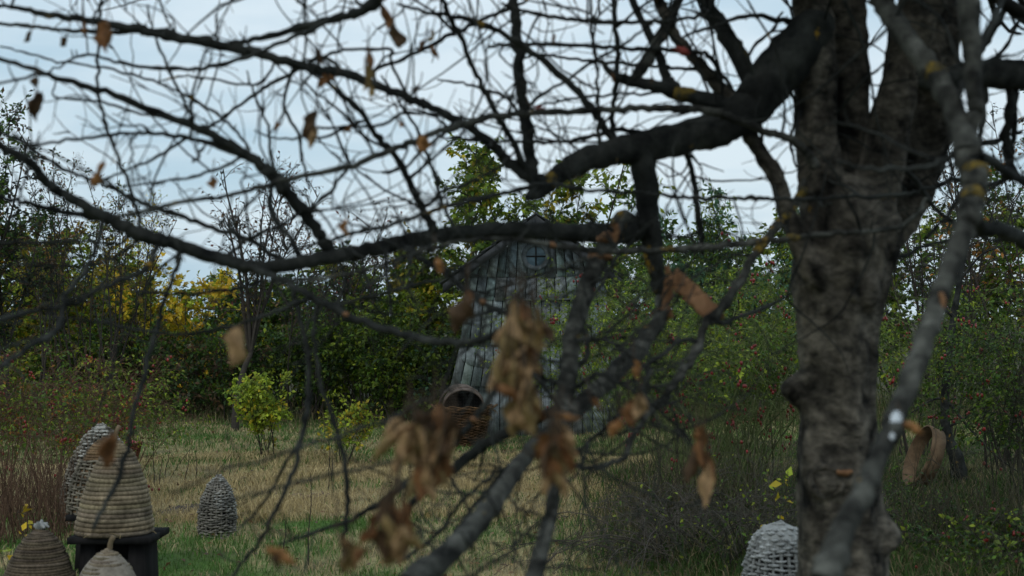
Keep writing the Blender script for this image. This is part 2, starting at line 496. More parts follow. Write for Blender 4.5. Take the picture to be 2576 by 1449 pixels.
# (bottom z, top z, half width bottom, half width top, forward offset at the bottom, at the top)
TIERS = [(2.39, 3.4, 1.06, 0.96, 0.050, 0.000), (2.03, 2.43, 1.10, 1.03, 0.075, 0.030),
         (1.34, 2.07, 1.16, 1.08, 0.100, 0.050), (0.73, 1.38, 1.30, 1.15, 0.130, 0.070)]
win = (0.0, 1.76 + (800 - 645) / S(HD))    # window centre (x offset, z)
def roof_z(dx):
    return APEX - 0.05 - SLOPE * abs(dx)
for (z0, z1, w0, w1, f0, f1) in TIERS:
    n = int(round(2 * w0 / 0.152))
    e = np.linspace(-1, 1, n + 1) + np.concatenate([[0], (rg.random(n - 1) - .5) * 0.03, [0]])
    gable = z1 > 3
    JOINTS = (e, z0, z1, w0, w1)
    for k in range(n):
        g = 0.008
        xb0, xb1 = e[k] * w0 + g, e[k + 1] * w0 - g
        xt0, xt1 = e[k] * w1 + g, e[k + 1] * w1 - g
        zb = z0 + (rg.random() - .5) * 0.03
        zt0 = min(z1, roof_z(xt0)) if gable else z1
        zt1 = min(z1, roof_z(xt1)) if gable else z1
        if min(zt0, zt1) < zb + 0.05:
            continue
        j = 0.010 * rg.random()
        fb, ft, th = f0 + j, f1 + j * .5, 0.022
        mb = MB()
        hexa(mb, [(HX + xb0, FY - fb, zb), (HX + xb1, FY - fb, zb + (rg.random() - .5) * .012), (HX + xb1, FY - fb + th, zb), (HX + xb0, FY - fb + th, zb)],
             [(HX + xt0, FY - ft, zt0), (HX + xt1, FY - ft, zt1), (HX + xt1, FY - ft + th, zt1), (HX + xt0, FY - ft + th, zt0)], plank_col())
        mb.build('plank', M['plank'], hut, False)
# base boards, set back
n = 15
e = np.linspace(-1.18, 1.18, n + 1)
for k in range(n):
    mb = MB(); j = 0.012 * rg.random()
    box(mb, HX + e[k] + .006, HX + e[k + 1] - .006, FY - 0.02 - j, FY + 0.002 - j, -0.03, 0.80, plank_col() * 0.9)
    mb.build('base_plank', M['plank'], hut, False)
# side walls, lapped boards
for s in (-1, 1):
    for k in range(12):
        y0 = FY + 0.02 + k * 0.18
        mb = MB(); j = 0.01 * rg.random()
        xa, xb = HX + s * (1.24 + j), HX + s * (0.97 + j)
        lo, hi = sorted((0, s * 0.022))
        hexa(mb, [(xa + lo, y0, 0), (xa + hi, y0, 0), (xa + hi, y0 + .17, 0), (xa + lo, y0 + .17, 0)],
             [(xb + lo, y0, 2.5), (xb + hi, y0, 2.5), (xb + hi, y0 + .17, 2.5), (xb + lo, y0 + .17, 2.5)], plank_col())
        mb.build('side_plank', M['plank'], hut, False)
# dark core closing the gaps; its near-black stands for shade in the joints
mb = MB()
hexa(mb, [(HX - 1.16, FY + 0.012, -0.02), (HX + 1.16, FY + 0.012, -0.02), (HX + 1.16, FY + 2.15, -0.02), (HX - 1.16, FY + 2.15, -0.02)],
     [(HX - .93, FY + 0.03, 2.46), (HX + .93, FY + 0.03, 2.46), (HX + .93, FY + 2.15, 2.46), (HX - .93, FY + 2.15, 2.46)])
hexa(mb, [(HX - .93, FY + 0.03, 2.462), (HX + .93, FY + 0.03, 2.462), (HX + .93, FY + 2.15, 2.462), (HX - .93, FY + 2.15, 2.462)],
     [(HX - .03, FY + 0.03, 3.16), (HX + .03, FY + 0.03, 3.16), (HX + .03, FY + 2.15, 3.16), (HX - .03, FY + 2.15, 3.16)])
mb.build('shade_core', M['void'], hut, False)
# roof: overlapping boards on each slope, with barge boards along the gable
ROOF_COL = np.array([0.055, 0.058, 0.06])
EAVE = 1.40
for s in (-1, 1):
    nb = 9
    for k in range(nb):
        a0, a1 = EAVE * k / nb - 0.02, EAVE * (k + 1) / nb + 0.05
        z0, z1 = APEX - SLOPE * a0, APEX - SLOPE * a1
        lift = 0.0
        mb = MB()
        t = 0.028
        up0, up1 = 0.012, 0.045
        yy0, yy1 = FY - 0.30 - 0.03 * rg.random(), FY + 2.35
        hexa(mb, [(HX + s * a0, yy0, z0 + up0), (HX + s * a1, yy0, z1 + up1), (HX + s * a1, yy1, z1 + up1), (HX + s * a0, yy1, z0 + up0)],
             [(HX + s * a0, yy0, z0 + up0 + t), (HX + s * a1, yy0, z1 + up1 + t), (HX + s * a1, yy1, z1 + up1 + t), (HX + s * a0, yy1, z0 + up0 + t)],
             ROOF_COL * (0.7 + 0.6 * rg.random()))
        mb.build('roof_board', M['plank'], hut, False)
    mb = MB()
    hexa(mb, [(HX + s * 0.0, FY - .335, APEX - .14), (HX + s * EAVE, FY - .335, APEX - .14 - SLOPE * EAVE), (HX + s * EAVE, FY - .30, APEX - .14 - SLOPE * EAVE), (HX + s * 0.0, FY - .30, APEX - .14)],
         [(HX + s * 0.0, FY - .335, APEX), (HX + s * EAVE, FY - .335, APEX - SLOPE * EAVE), (HX + s * EAVE, FY - .30, APEX - SLOPE * EAVE), (HX + s * 0.0, FY - .30, APEX)],
         np.array([0.045, 0.047, 0.05]))
    mb.build('barge_board', M['plank'], hut, False)
# ledge under the second tier
mb = MB()
for a, b_ in ((-0.35, 0.12), (0.16, 0.62), (0.66, 1.02)):
    mb = MB(); dz = 0.02 * rg.random()
    box(mb, HX + a, HX + b_, FY - .155, FY - .075, 2.015 + dz, 2.034 + dz, np.array([0.16, 0.18, 0.17]))
    mb.build('ledge', M['plank'], hut, False)
# round window
wx, wz = HX + win[0], win[1]
wr = 28.5 / S(HD)
wy = FY - 0.052
def ring_y(mb, r0, r1, y0, y1, seg=36, c=None):
    th = np.arange(seg) * 2 * math.pi / seg
    rows = []
    for (r, y) in ((r0, y0), (r1, y0), (r1, y1), (r0, y1)):
        rows.append(np.stack([wx + r * np.cos(th), np.full(seg, y), wz + r * np.sin(th)], -1))
    v = np.concatenate(rows)
    i = np.arange(4 * seg).reshape(4, seg)
    q = []
    for k in range(4):
        a, b_ = i[k], i[(k + 1) % 4]
        q.append(np.stack([a, b_, np.roll(b_, -1), np.roll(a, -1)], -1))
    mb.add(v, q=np.concatenate(q), c=c)
mb = MB(); ring_y(mb, wr * 0.86, wr * 1.28, wy - 0.035, wy + 0.02, c=np.array([0.095, 0.11, 0.118]))
wf = mb.build('window', M['plank'], hut, False)
mb = MB(); seg = 36
th = np.arange(seg) * 2 * math.pi / seg
mb.add(np.concatenate([np.stack([wx + wr * .9 * np.cos(th), np.full(seg, wy - 0.008), wz + wr * .9 * np.sin(th)], -1), [[wx, wy - 0.008, wz]]]),
       t=[(k, (k + 1) % seg, seg) for k in range(seg)])
o = mb.build('pane', M['glass'], wf, False)
mb = MB(); box(mb, wx - .010, wx + .010, wy - .026, wy - .012, wz - wr * .88, wz + wr * .88); mb.build('glazing_bar', M['dark_wood'], wf, False)
mb = MB(); box(mb, wx - wr * .88, wx + wr * .88, wy - .024, wy - .0125, wz - .010, wz + .010); mb.build('glazing_bar', M['dark_wood'], wf, False)
# oval hatch let into the lowest boards
ox, oz, orx, orz = HX + (1228 - 1348) / S(HD), EYE - (898 - HZ) / S(HD), 0.40, 0.155
je, jz0, jz1, jw0, jw1 = JOINTS
jx = (je * (jw0 + (jw1 - jw0) * (oz - jz0) / (jz1 - jz0)) - (ox - HX)) / orx
jx = np.concatenate([[-1], jx[(jx > -0.97) & (jx < 0.97)], [1]])
for k in range(len(jx) - 1):
    a0, a1 = jx[k] + 0.02, jx[k + 1] - 0.02
    tt = np.linspace(a0, a1, 7)
    up = np.sqrt(np.clip(1 - tt ** 2, 0, 1))
    def yat(z):
        return FY - (0.130 + (z - 0.73) / 0.65 * (0.070 - 0.130)) - 0.016
    top = [(ox + t * orx, oz + u * orz) for t, u in zip(tt, up)]
    bot = [(ox + t * orx, oz - u * orz) for t, u in zip(tt, up)]
    v = []
    for dy in (-0.006, 0.014):
        v += [(x, yat(z) + dy, z) for x, z in top] + [(x, yat(z) + dy, z) for x, z in bot]
    q = []
    for i in range(6):
        q += [(7 + i, 8 + i, 1 + i, i), (14 + i, 15 + i, 22 + i, 21 + i), (i, i + 1, 15 + i, 14 + i), (7 + i, 21 + i, 22 + i, 8 + i)]
    q += [(0, 14, 21, 7), (6, 13, 27, 20)]
    mb = MB(); mb.add(v, q=q, c=np.array([0.21, 0.24, 0.24]) * (0.9 + .25 * rg.random()))
    mb.build('hatch_board', M['plank'], hut, False)

# ================================================================== woven and straw hives, baskets
def prof_r(prof, t):
    p = np.asarray(prof, float)
    return np.interp(t, p[:, 0], p[:, 1])
def woven(root, base, height, prof, rows, stakes, colour, r_strand=0.006, lean=(0, 0), stake_col=None, amp=None, seed=0, gap_shade=True, mat_='wicker', daub=None, row_name='woven_row'):
    """rows of osier woven in front of and behind upright stakes"""
    rg = np.random.default_rng(seed)
    base = np.asarray(base, float)
    amp = amp or r_strand * 1.15
    seg = stakes * 3
    th = np.arange(seg + 1) * 2 * math.pi / seg
    for k in range(rows):
        t = (k + 0.5) / rows
        r = prof_r(prof, t) * (1 + 0.02 * (rg.random() - .5))
        sag = 0.28 * height / rows * np.sin(th * 2 + rg.random() * 6) + 0.18 * height / rows * np.sin(th * 5 + rg.random() * 6)
        st = stakes if r > 0.4 * max(p[1] for p in prof) else stakes
        a = amp * min(1, r / (0.35 * max(p[1] for p in prof)))
        rr = r + a * np.cos(th * st / 2 + math.pi * (k % 2)) + 0.004 * np.sin(th * 3 + k)
        z = t * height + sag
        pts = np.stack([base[0] + rr * np.cos(th) + lean[0] * t, base[1] + rr * np.sin(th) + lean[1] * t, base[2] + z], -1)
        rad = np.full(seg + 1, r_strand) * (0.75 + 0.45 * rg.random(seg + 1))
        rad[-1] = rad[0]; pts[-1] = pts[0]
        c = np.asarray(colour) * (0.65 + 0.7 * rg.random())
        cc = np.repeat(np.repeat(c[None], seg + 1, 0) * (0.8 + 0.4 * rg.random((seg + 1, 1))), 4, 0)
        if daub is not None:
            w = np.array([np.clip((mnoise.noise(Vector((math.cos(x) * 1.6, math.sin(x) * 1.6, t * 3.2 + seed))) + daub[1] * (t - 0.5)) * 3 + daub[2], 0, 1) for x in th])
            w = np.repeat(w[:, None], 4, 0)
            cc = cc * (1 - w) + np.asarray(daub[0]) * w * (0.8 + 0.4 * rg.random((len(cc), 1)))
        mb = MB(); tubes(mb, pts, rad, 4, c=cc)
        mb.build(row_name, M[mat_], root)
    tt = np.linspace(0, 1, 9)
    for k in range(stakes):
        a = 2 * math.pi * k / stakes
        r = prof_r(prof, tt)
        pts = np.stack([base[0] + r * math.cos(a) + lean[0] * tt, base[1] + r * math.sin(a) + lean[1] * tt, base[2] + tt * height], -1)
        mb = MB(); tubes(mb, pts, np.full(9, r_strand * 1.05) * (0.9 + .3 * rg.random()), 4, c=np.repeat((np.asarray(stake_col if stake_col is not None else colour) * 0.85)[None], 1, 0))
        mb.build('stake', M[mat_], root)
    if gap_shade:  # near-black inner body stands for the shade between the strands
        mb = MB()
        tl = np.linspace(0, 0.97, 14)
        lathe(mb, [(max(prof_r(prof, t) - r_strand * 1.3, 0.004), t * height) for t in tl], 28, centre=base)
        mb.build('gap_shade', M['void'], root)

def mud_cap(root, base, height, prof, t0, colour, seed, lean=(0, 0), lift=0.006):
    """rough clay smeared over the crown"""
    mb = MB()
    ts = np.linspace(t0, 1.0, 9); seg = 30
    v = []
    for t in ts:
        for k in range(seg):
            a = 2 * math.pi * k / seg
            tt = t - 0.05 * max(0, mnoise.noise(Vector((math.cos(a) * 2, math.sin(a) * 2, seed)))) * (t < t0 + .03) * 3
            nz = mnoise.noise(Vector((math.cos(a) * 3, math.sin(a) * 3, t * 8 + seed)))
            edge = min(1, (t - t0) / 0.06)
            r = max(0.0, prof_r(prof, tt) + (lift * edge - 0.004) + 0.006 * nz)
            v.append((base[0] + r * math.cos(a) + lean[0] * t, base[1] + r * math.sin(a) + lean[1] * t, base[2] + tt * height + 0.004 * edge))
    i = np.arange(len(ts) * seg).reshape(len(ts), seg)
    q = np.stack([i[:-1], np.roll(i[:-1], -1, 1), np.roll(i[1:], -1, 1), i[1:]], -1).reshape(-1, 4)
    v.append((base[0] + lean[0], base[1] + lean[1], base[2] + height + 0.008))
    t_ = [(i[-1][k], i[-1][(k + 1) % seg], len(v) - 1) for k in range(seg)]
    mb.add(v, q=q, t=t_, c=np.asarray(colour))
    return mb.build('clay_cap', M['mud'], root)

def straw_coils(root, base, height, prof, rows, colour, lean=(0, 0), seed=0, name='coil'):
    rg = np.random.default_rng(seed)
    seg = 72
    th = np.arange(seg + 1) * 2 * math.pi / seg
    # spread the coils evenly along the profile's length
    tt = np.linspace(0, 1, 400)
    rr = prof_r(prof, tt); L = np.concatenate([[0], np.cumsum(np.hypot(np.diff(rr), np.diff(tt) * height))])
    rc = L[-1] / rows / 2
    for k in range(rows):
        t = np.interp((k + 0.5) / rows * L[-1], L, tt)
        r = max(prof_r(prof, t), 0.008)
        ph = rg.random() * 6
        rads = rc * 1.16 * (1 + 0.05 * np.sin(th * 2 + ph) + 0.05 * np.sin(th * 36 + k) + 0.05 * (rg.random(seg + 1) - .5))
        z = t * height + 0.0022 * np.sin(th + ph) + 0.0012 * np.sin(3 * th + ph * 2)
        r_ = r - rc * 0.6 + 0.0025 * np.sin(2 * th + ph)
        pts = np.stack([base[0] + r_ * np.cos(th) + lean[0] * t, base[1] + r_ * np.sin(th) + lean[1] * t, base[2] + z + rc * 0.3], -1)
        pts[-1] = pts[0]; rads[-1] = rads[0]
        c = np.asarray(colour) * (0.8 + 0.35 * rg.random()) * np.array([1, 1 - .06 * rg.random(), 1 - .15 * rg.random()])
        w = 0.82 + 0.36 * (np.sin(th * 36 + k) > 0) * 0.6 + 0.15 * np.sin(th * 1.0 + ph)
        cc = np.repeat(c[None] * w[:, None], 8, 0)
        mb = MB(); tubes(mb, pts, rads, 8, c=cc)
        mb.build(name, M['straw'], root)
    mb = MB()
    lathe(mb, [(max(prof_r(prof, t) - rc * 1.2, 0.003), t * height) for t in np.linspace(0, .99, 14)], 28, centre=base)
    mb.build('gap_shade', M['void'], root)  # dark body inside, added as painted shade between the coils

def stick(root, p0, p1, r, colour=(0.20, 0.145, 0.09), name='stick_handle'):
    p0, p1 = np.asarray(p0), np.asarray(p1)
    pts = np.stack([p0 + (p1 - p0) * t + np.array([0.004 * math.sin(t * 7), 0, 0]) for t in np.linspace(0, 1, 6)])
    mb = MB(); tubes(mb, pts, r * np.array([1.1, 1, 1.05, .95, 1, .97]), 10, c=np.array([colour]), cap=True)
    return mb.build(name, M['mud'], root)

GREY_WICKER = (0.22, 0.20, 0.17)
CLAY = (0.34, 0.33, 0.30)
TALL = [(0, 1.0), (0.15, 1.01), (0.35, 0.94), (0.55, 0.80), (0.72, 0.61), (0.85, 0.42), (0.93, 0.28), (0.98, 0.13), (1.0, 0.02)]
EGG = [(0, 0.93), (0.2, 1.0), (0.42, 0.98), (0.6, 0.86), (0.76, 0.66), (0.88, 0.43), (0.95, 0.25), (1.0, 0.03)]
DOME = [(0, 1.0), (0.3, 0.97), (0.5, 0.9), (0.66, 0.83), (0.8, 0.71), (0.9, 0.56), (0.96, 0.38), (1.0, 0.03)]
SKEP = [(0, 1.0), (0.08, .985), (0.25, 0.93), (0.47, 0.80), (0.64, 0.66), (0.78, 0.52), (0.88, 0.37), (0.95, 0.22), (1.0, 0.02)]
def sc(p, r):
    return [(a, b_ * r) for a, b_ in p]

# small grey woven hive alone on the lawn
b0 = GP(548, 1336)
t = thing('woven_hive', 'small egg-shaped grey woven hive standing alone on the lawn', 'beehive', b0)
woven(t, b0, 0.50, sc(EGG, 0.150), 27, 22, (0.19, 0.172, 0.145), 0.0080, amp=0.0105, seed=31, daub=(CLAY, 0.9, -0.35), lean=(0.012, 0))
mud_cap(t, b0, 0.50, sc(EGG, 0.150), 0.93, CLAY, 3, lean=(0.012, 0))
# tall woven hive behind the straw hives
d = DG(1312); b0 = np.array([XD(256, d), d, float(gh(XD(256, d), d))])
t = thing('woven_hive', 'tall conical woven hive with pale clay crown behind the straw hives', 'beehive', b0)
woven(t, b0, 0.85, sc(TALL, 0.335), 34, 26, (0.175, 0.152, 0.12), 0.0108, amp=0.014, seed=33, daub=((0.36, 0.34, 0.30), 1.5, -0.5))
mud_cap(t, b0, 0.85, sc(TALL, 0.335), 0.95, (0.38, 0.36, 0.33), 8)
# pale hive in the shade of the apple tree
d = 7.7; b0 = np.array([XD(1958, d), d, 0.0])
t = thing('woven_hive', 'pale whitewashed dome-topped woven hive beside the apple tree trunk', 'beehive', b0)
woven(t, b0, 0.645, sc(DOME, 0.215), 30, 26, (0.25, 0.25, 0.235), 0.0092, amp=0.0125, seed=35, daub=((0.36, 0.36, 0.345), 0.8, 0.05), stake_col=(0.28, 0.28, 0.265))
mud_cap(t, b0, 0.645, sc(DOME, 0.215), 0.80, (0.29, 0.29, 0.275), 5)

# benches
def bench(label, cx, d, ztop, w, dep):
    t = thing('hive_bench', label, 'bench', (cx, d, 0), 'dark plank benches under the straw hives')
    for k in range(2):
        mb = MB(); y0 = d - dep / 2 + k * dep / 2
        box(mb, cx - w / 2, cx + w / 2, y0 + .004, y0 + dep / 2 - .004, ztop - 0.038, ztop - 0.002 * k)
        mb.build('seat_plank', M['dark_wood'], t, False)
    for s in (-1, 1):
        mb = MB(); x = cx + s * (w / 2 - 0.105)
        hexa(mb, [(x - .055, d - dep * .42, -.02), (x + .055, d - dep * .42, -.02), (x + .055, d + dep * .42, -.02), (x - .055, d + dep * .42, -.02)],
             [(x - .042, d - dep * .36, ztop - .039), (x + .042, d - dep * .36, ztop - .039), (x + .042, d + dep * .36, ztop - .039), (x - .042, d + dep * .36, ztop - .039)])
        mb.build('leg', M['dark_wood'], t, False)
    mb = MB(); box(mb, cx - w / 2 + .16, cx + w / 2 - .16, d - .02, d + .02, ztop - .16, ztop - .06); mb.build('stretcher', M['dark_wood'], t, False)
bench('dark plank bench carrying the large coiled straw hive', XD(304, 8.62), 8.62, 0.452, 0.50, 0.46)
bench('dark plank bench carrying the brown hive behind the straw one', XD(268, 9.75), 9.75, 0.425, 0.42, 0.42)
# straw skep
d = 8.6; b0 = np.array([XD(291, d), d, 0.453])
t = thing('straw_hive', 'large coiled straw hive with stick handle on the dark bench', 'beehive', b0)
straw_coils(t, b0, 0.545, sc(SKEP, 0.232), 23, (0.225, 0.182, 0.125), seed=41, lean=(0.022, 0))
stick(t, P(283, 1128, d), P(299, 1071, d), 0.0135)
for k in range(26):                        # loose straws along the foot
    a = random.uniform(math.pi, 2 * math.pi); r = 0.232
    p0 = b0 + np.array([r * math.cos(a), r * math.sin(a), 0.012 + random.random() * .02])
    p1 = p0 + np.array([random.uniform(-.05, .05), random.uniform(-.04, 0), random.uniform(-.02, .035)])
    mb = MB(); tubes(mb, np.stack([p0, (p0 + p1) / 2 + [0, 0, .004], p1]), np.full(3, .0022), 3, c=np.array([[0.33, 0.25, 0.13]])); mb.build('loose_straw', M['straw'], t)
# brown hive behind it
d = 9.75; b0 = np.array([XD(264, d), d, 0.427])
t = thing('straw_hive', 'rusty brown coiled hive half hidden behind the large straw hive', 'beehive', b0)
straw_coils(t, b0, 0.50, sc(SKEP, 0.232), 28, (0.205, 0.135, 0.080), seed=43)
woven(t, b0, 0.36, sc([(0, 1.015), (0.3, .98), (.6, .87), (1, .66)], 0.236), 16, 24, (0.19, 0.165, 0.125), 0.0085, seed=44, gap_shade=False)
# two hives at the bottom edge of the picture, on the ground
d = 8.4; b0 = np.array([XD(100, d), d, 0.0])
t = thing('straw_hive', 'brown mud-smeared hive with a pale rag knotted on its tip', 'beehive', b0)
straw_coils(t, b0, 0.505, sc(SKEP, 0.25), 34, (0.115, 0.090, 0.064), seed=45, lean=(0.015, 0))
mb = MB()
for k in range(7):
    a = k * 0.9
    pts = np.stack([b0 + np.array([0.015, 0, .495]), b0 + np.array([0.015 + .03 * math.cos(a), .03 * math.sin(a), .53]), b0 + np.array([0.02 + .045 * math.cos(a), .04 * math.sin(a), .515 + .02 * (k % 3)])])
    tubes(mb, pts, np.array([.014, .017, .006]), 6, c=np.array([[.27, .27, .26]]))
mb.build('rag', M['mud'], t)
d = 7.65; b0 = np.array([XD(274, d), d, 0.0])
t = thing('straw_hive', 'clay-plastered grey hive with a short stick through its top', 'beehive', b0)
straw_coils(t, b0, 0.50, sc(SKEP, 0.24), 26, (0.18, 0.148, 0.11), seed=47)
mud_cap(t, b0, 0.50, sc(SKEP, 0.24), 0.60, (0.215, 0.185, 0.15), 11, lift=0.012)
stick(t, P(270, 1395, d), P(285, 1349, d), 0.0145, (0.16, 0.12, 0.075))

# red-brown basket of rose hips on the grass
d = 17.6; b0 = np.array([XD(329, d), d, float(gh(XD(329, d), d))])
t = thing('fruit_basket', 'small red-brown wicker basket heaped with rose hips on the grass', 'basket', b0)
woven(t, b0, 0.22, [(0, .085), (1, .140)], 15, 18, (0.17, 0.055, 0.028), 0.0075, seed=51)
mb = MB(); th = np.linspace(0, 2 * math.pi, 40)
tubes(mb, np.stack([b0[0] + .145 * np.cos(th), b0[1] + .145 * np.sin(th), np.full(40, b0[2] + .222)], -1), np.full(40, .011), 6, c=np.array([[.15, .06, .035]])); mb.build('rim', M['wicker'], t)
HIPV = []
def ball(mb, p, r, c, sx=1.0, n=6, m_=4):
    prof = [(math.sin(math.pi * k / m_) * r, -math.cos(math.pi * k / m_) * r * sx) for k in range(m_ + 1)]
    prof[0] = (1e-4, prof[0][1]); prof[-1] = (1e-4, prof[-1][1])
    lathe(mb, prof, n, c=c, centre=p)
mb = MB()
for k in range(130):
    a = random.random() * 6.283; r = 0.125 * math.sqrt(random.random())
    ball(mb, b0 + np.array([r * math.cos(a), r * math.sin(a), 0.205 + .04 * (1 - r / .125) + random.random() * .012]), 0.014, np.array([random.uniform(.30, .45), random.uniform(.04, .10), random.uniform(.04, .08)]))
mb.build('rose_hips', M['hip'], t, kind='stuff')

# big willow basket with sieves by the hut
d = DG(1117); b0 = np.array([XD(1168, d), d, float(gh(XD(1168, d), d))])
t = thing('willow_basket', 'big brown willow basket holding round sieves beside the hut', 'basket', b0)
woven(t, b0, 0.52, [(0, .235), (0.3, .30), (1, .385)], 26, 26, (0.105, 0.058, 0.030), 0.0112, seed=53)
for k in range(3):
    th = np.linspace(0, 2 * math.pi, 61)
    mb = MB(); rr = 0.392 + 0.012 * np.sin(th * (11 + k) + k * 2)
    pts = np.stack([b0[0] + rr * np.cos(th), b0[1] + rr * np.sin(th), b0[2] + .525 + .013 * k + .012 * np.sin(th * 11 + k * 2.1)], -1); pts[-1] = pts[0]
    tubes(mb, pts, np.full(61, .010), 5, c=np.array([[.15, .085, .042]])); mb.build('rim', M['wicker'], t)
for s in (-1, 1):
    mb = MB(); u = np.linspace(0, math.pi, 12)
    pts = np.stack([b0[0] + s * (.36 + .10 * np.sin(u)), b0[1] - .10 * np.cos(u), b0[2] + .50 + .07 * np.sin(u)], -1)
    tubes(mb, pts, np.full(12, .013), 6, c=np.array([[.14, .085, .045]])); mb.build('handle', M['wicker'], t)
    for k in range(6):
        mb = MB(); p0 = b0 + np.array([s * .39, -.12 + .04 * k, .5]); p1 = p0 + np.array([s * random.uniform(.0, .08), random.uniform(-.05, .05), random.uniform(-.08, .09)])
        tubes(mb, np.stack([p0, (p0 + p1) / 2 + [s * .02, 0, .01], p1]), np.array([.005, .004, .002]), 4, c=np.array([[.24, .15, .07]])); mb.build('loose_osier', M['wicker'], t)

def sieve(name, label, centre, axis, r, depth, mat_, mesh=True, th_=0.008, bands=1):
    t = thing(name, label, 'sieve', centre)
    ax = Vector(axis).normalized(); rot = ax.to_track_quat('Z', 'Y').to_matrix()
    cen = Vector(centre)
    def put(mb, nm, m_, smooth=True):
        for k in range(len(mb.v)):
            mb.v[k] = np.array([rot @ Vector(p) + cen for p in mb.v[k]])
        return mb.build(nm, m_, t, smooth)
    mb = MB(); lathe(mb, [(r - th_, -depth / 2), (r, -depth / 2), (r, depth / 2), (r - th_, depth / 2), (r - th_, -depth / 2)], 56); put(mb, 'hoop', mat_, False)
    for k in range(bands):
        z = depth / 2 - 0.02 - k * (depth - 0.05)
        mb = MB(); lathe(mb, [(r + .001, z - .018), (r + .007, z - .018), (r + .007, z + .018), (r + .001, z + .018)], 56); put(mb, 'band', mat_, False)
    if mesh:
        mb = MB(); n = 26
        for k in range(1, n):
            u = -1 + 2 * k / n; w = math.sqrt(1 - u * u) * (r - th_)
            for a in (0, 1):
                p0 = np.array([u * r, -w, -depth * .3]) if a else np.array([-w, u * r, -depth * .3 - .002])
                p1 = np.array([u * r, w, -depth * .3]) if a else np.array([w, u * r, -depth * .3 - .002])
                tubes(mb, np.stack([p0, (p0 + p1) / 2, p1]), np.full(3, .0016), 3)
        o = put(mb, 'wire_mesh', M['wire']); o['kind'] = 'stuff'
        mb = MB(); lathe(mb, [(0.001, -depth * .36), (r * .5, -depth * .36), (r - th_, -depth * .36)], 40); put(mb, 'sieve_cloth', M['void'])
    return t
db = d
sieve('round_sieve', 'grey round sieve with wire mesh tipped up in the willow basket', P(1166, 1024, db - 0.10), (0.04, -0.93, -0.34), 0.285, 0.15, M['grey_hoop'], bands=2)
sieve('round_sieve', 'second round sieve stacked behind the one with wire mesh', P(1158, 1020, db + 0.10), (0.03, -0.93, -0.30), 0.30, 0.14, M['grey_hoop'], mesh=False)
# tan hoop leaning on the sapling
d = 14.3
sieve('sieve_hoop', 'empty tan bentwood hoop leaning on edge against the dark sapling', P(2324, 1152, d), (-0.92, -0.03, 0.36), 0.325, 0.145, M['hoop_wood'], mesh=False, th_=0.012, bands=1)

# ================================================================== background plants
def lerp_poly(pts, idx, t):
    K = pts.shape[1]
    f = np.clip(t, 0, 0.9999) * (K - 1)
    i = f.astype(int); u = (f - i)[:, None]
    return pts[idx, i] * (1 - u) + pts[idx, i + 1] * u, pts[idx, i + 1] - pts[idx, i]
def unit(v):
    return v / (np.linalg.norm(v, axis=-1, keepdims=True) + 1e-9)
def grow(rg, org, dirs, length, K, wob, droop):
    """crooked polylines; droop > 0 bends them down towards the tip"""
    n = len(org)
    pts = np.zeros((n, K, 3)); pts[:, 0] = org
    dcur = unit(dirs)
    step = (length / (K - 1))[:, None]
    for k in range(1, K):
        dcur = unit(dcur + wob * rg.normal(size=(n, 3)) + np.array([0, 0, -1.0]) * droop * k / K)
        pts[:, k] = pts[:, k - 1] + dcur * step
    return pts
def leaf_batch(mb, rg, pos, dirs, size, aspect, palette, probs, bright=(0.6, 1.3), hang=0.3, host=None):
    n = len(pos)
    dirs = unit(dirs + np.array([0, 0, -hang]))
    nrm = unit(rg.normal(size=(n, 3)) * 0.8 + np.array([0, -0.5, 0.65]))
    side = unit(np.cross(dirs, nrm))
    up = np.cross(side, dirs)
    L = size * (0.4 + 1.2 * rg.random((n, 1)))
    W = L * aspect
    fold = 0.18 * W
    v = np.stack([pos, pos + dirs * L * .45 + side * W / 2 + up * fold, pos + dirs * L - up * L * .12, pos + dirs * L * .45 - side * W / 2 + up * fold], 1)
    pal = np.asarray(palette, float)
    ci = rg.choice(len(pal), n, p=np.asarray(probs, float) / np.sum(probs))
    if host is not None:                     # leaves of one branch tend to share a colour
        hc = rg.choice(len(pal), host.max() + 1, p=np.asarray(probs, float) / np.sum(probs)); hb = 0.7 + 0.6 * rg.random(host.max() + 1)
        ci = np.where(rg.random(n) < 0.68, hc[host], ci); pal_b = hb[host][:, None]
    else:
        pal_b = 1.0
    c = pal[ci] * pal_b * (bright[0] + (bright[1] - bright[0]) * rg.random((n, 1)))
    i = np.arange(n)[:, None] * 4
    mb.add(v.reshape(-1, 3), q=i + np.array([[0, 1, 2, 3]]), c=np.repeat(c, 4, 0))

# leaf colours
G1 = (0.085, 0.155, 0.018); G2 = (0.150, 0.215, 0.022); G3 = (0.046, 0.092, 0.022); BG = (0.080, 0.180, 0.090)
Y1 = (0.440, 0.340, 0.022); Y2 = (0.55, 0.36, 0.026); YG = (0.285, 0.345, 0.028); OR = (0.34, 0.15, 0.025); BR = (0.135, 0.080, 0.038); RD = (0.12, 0.035, 0.025); DK = (0.030, 0.034, 0.026)

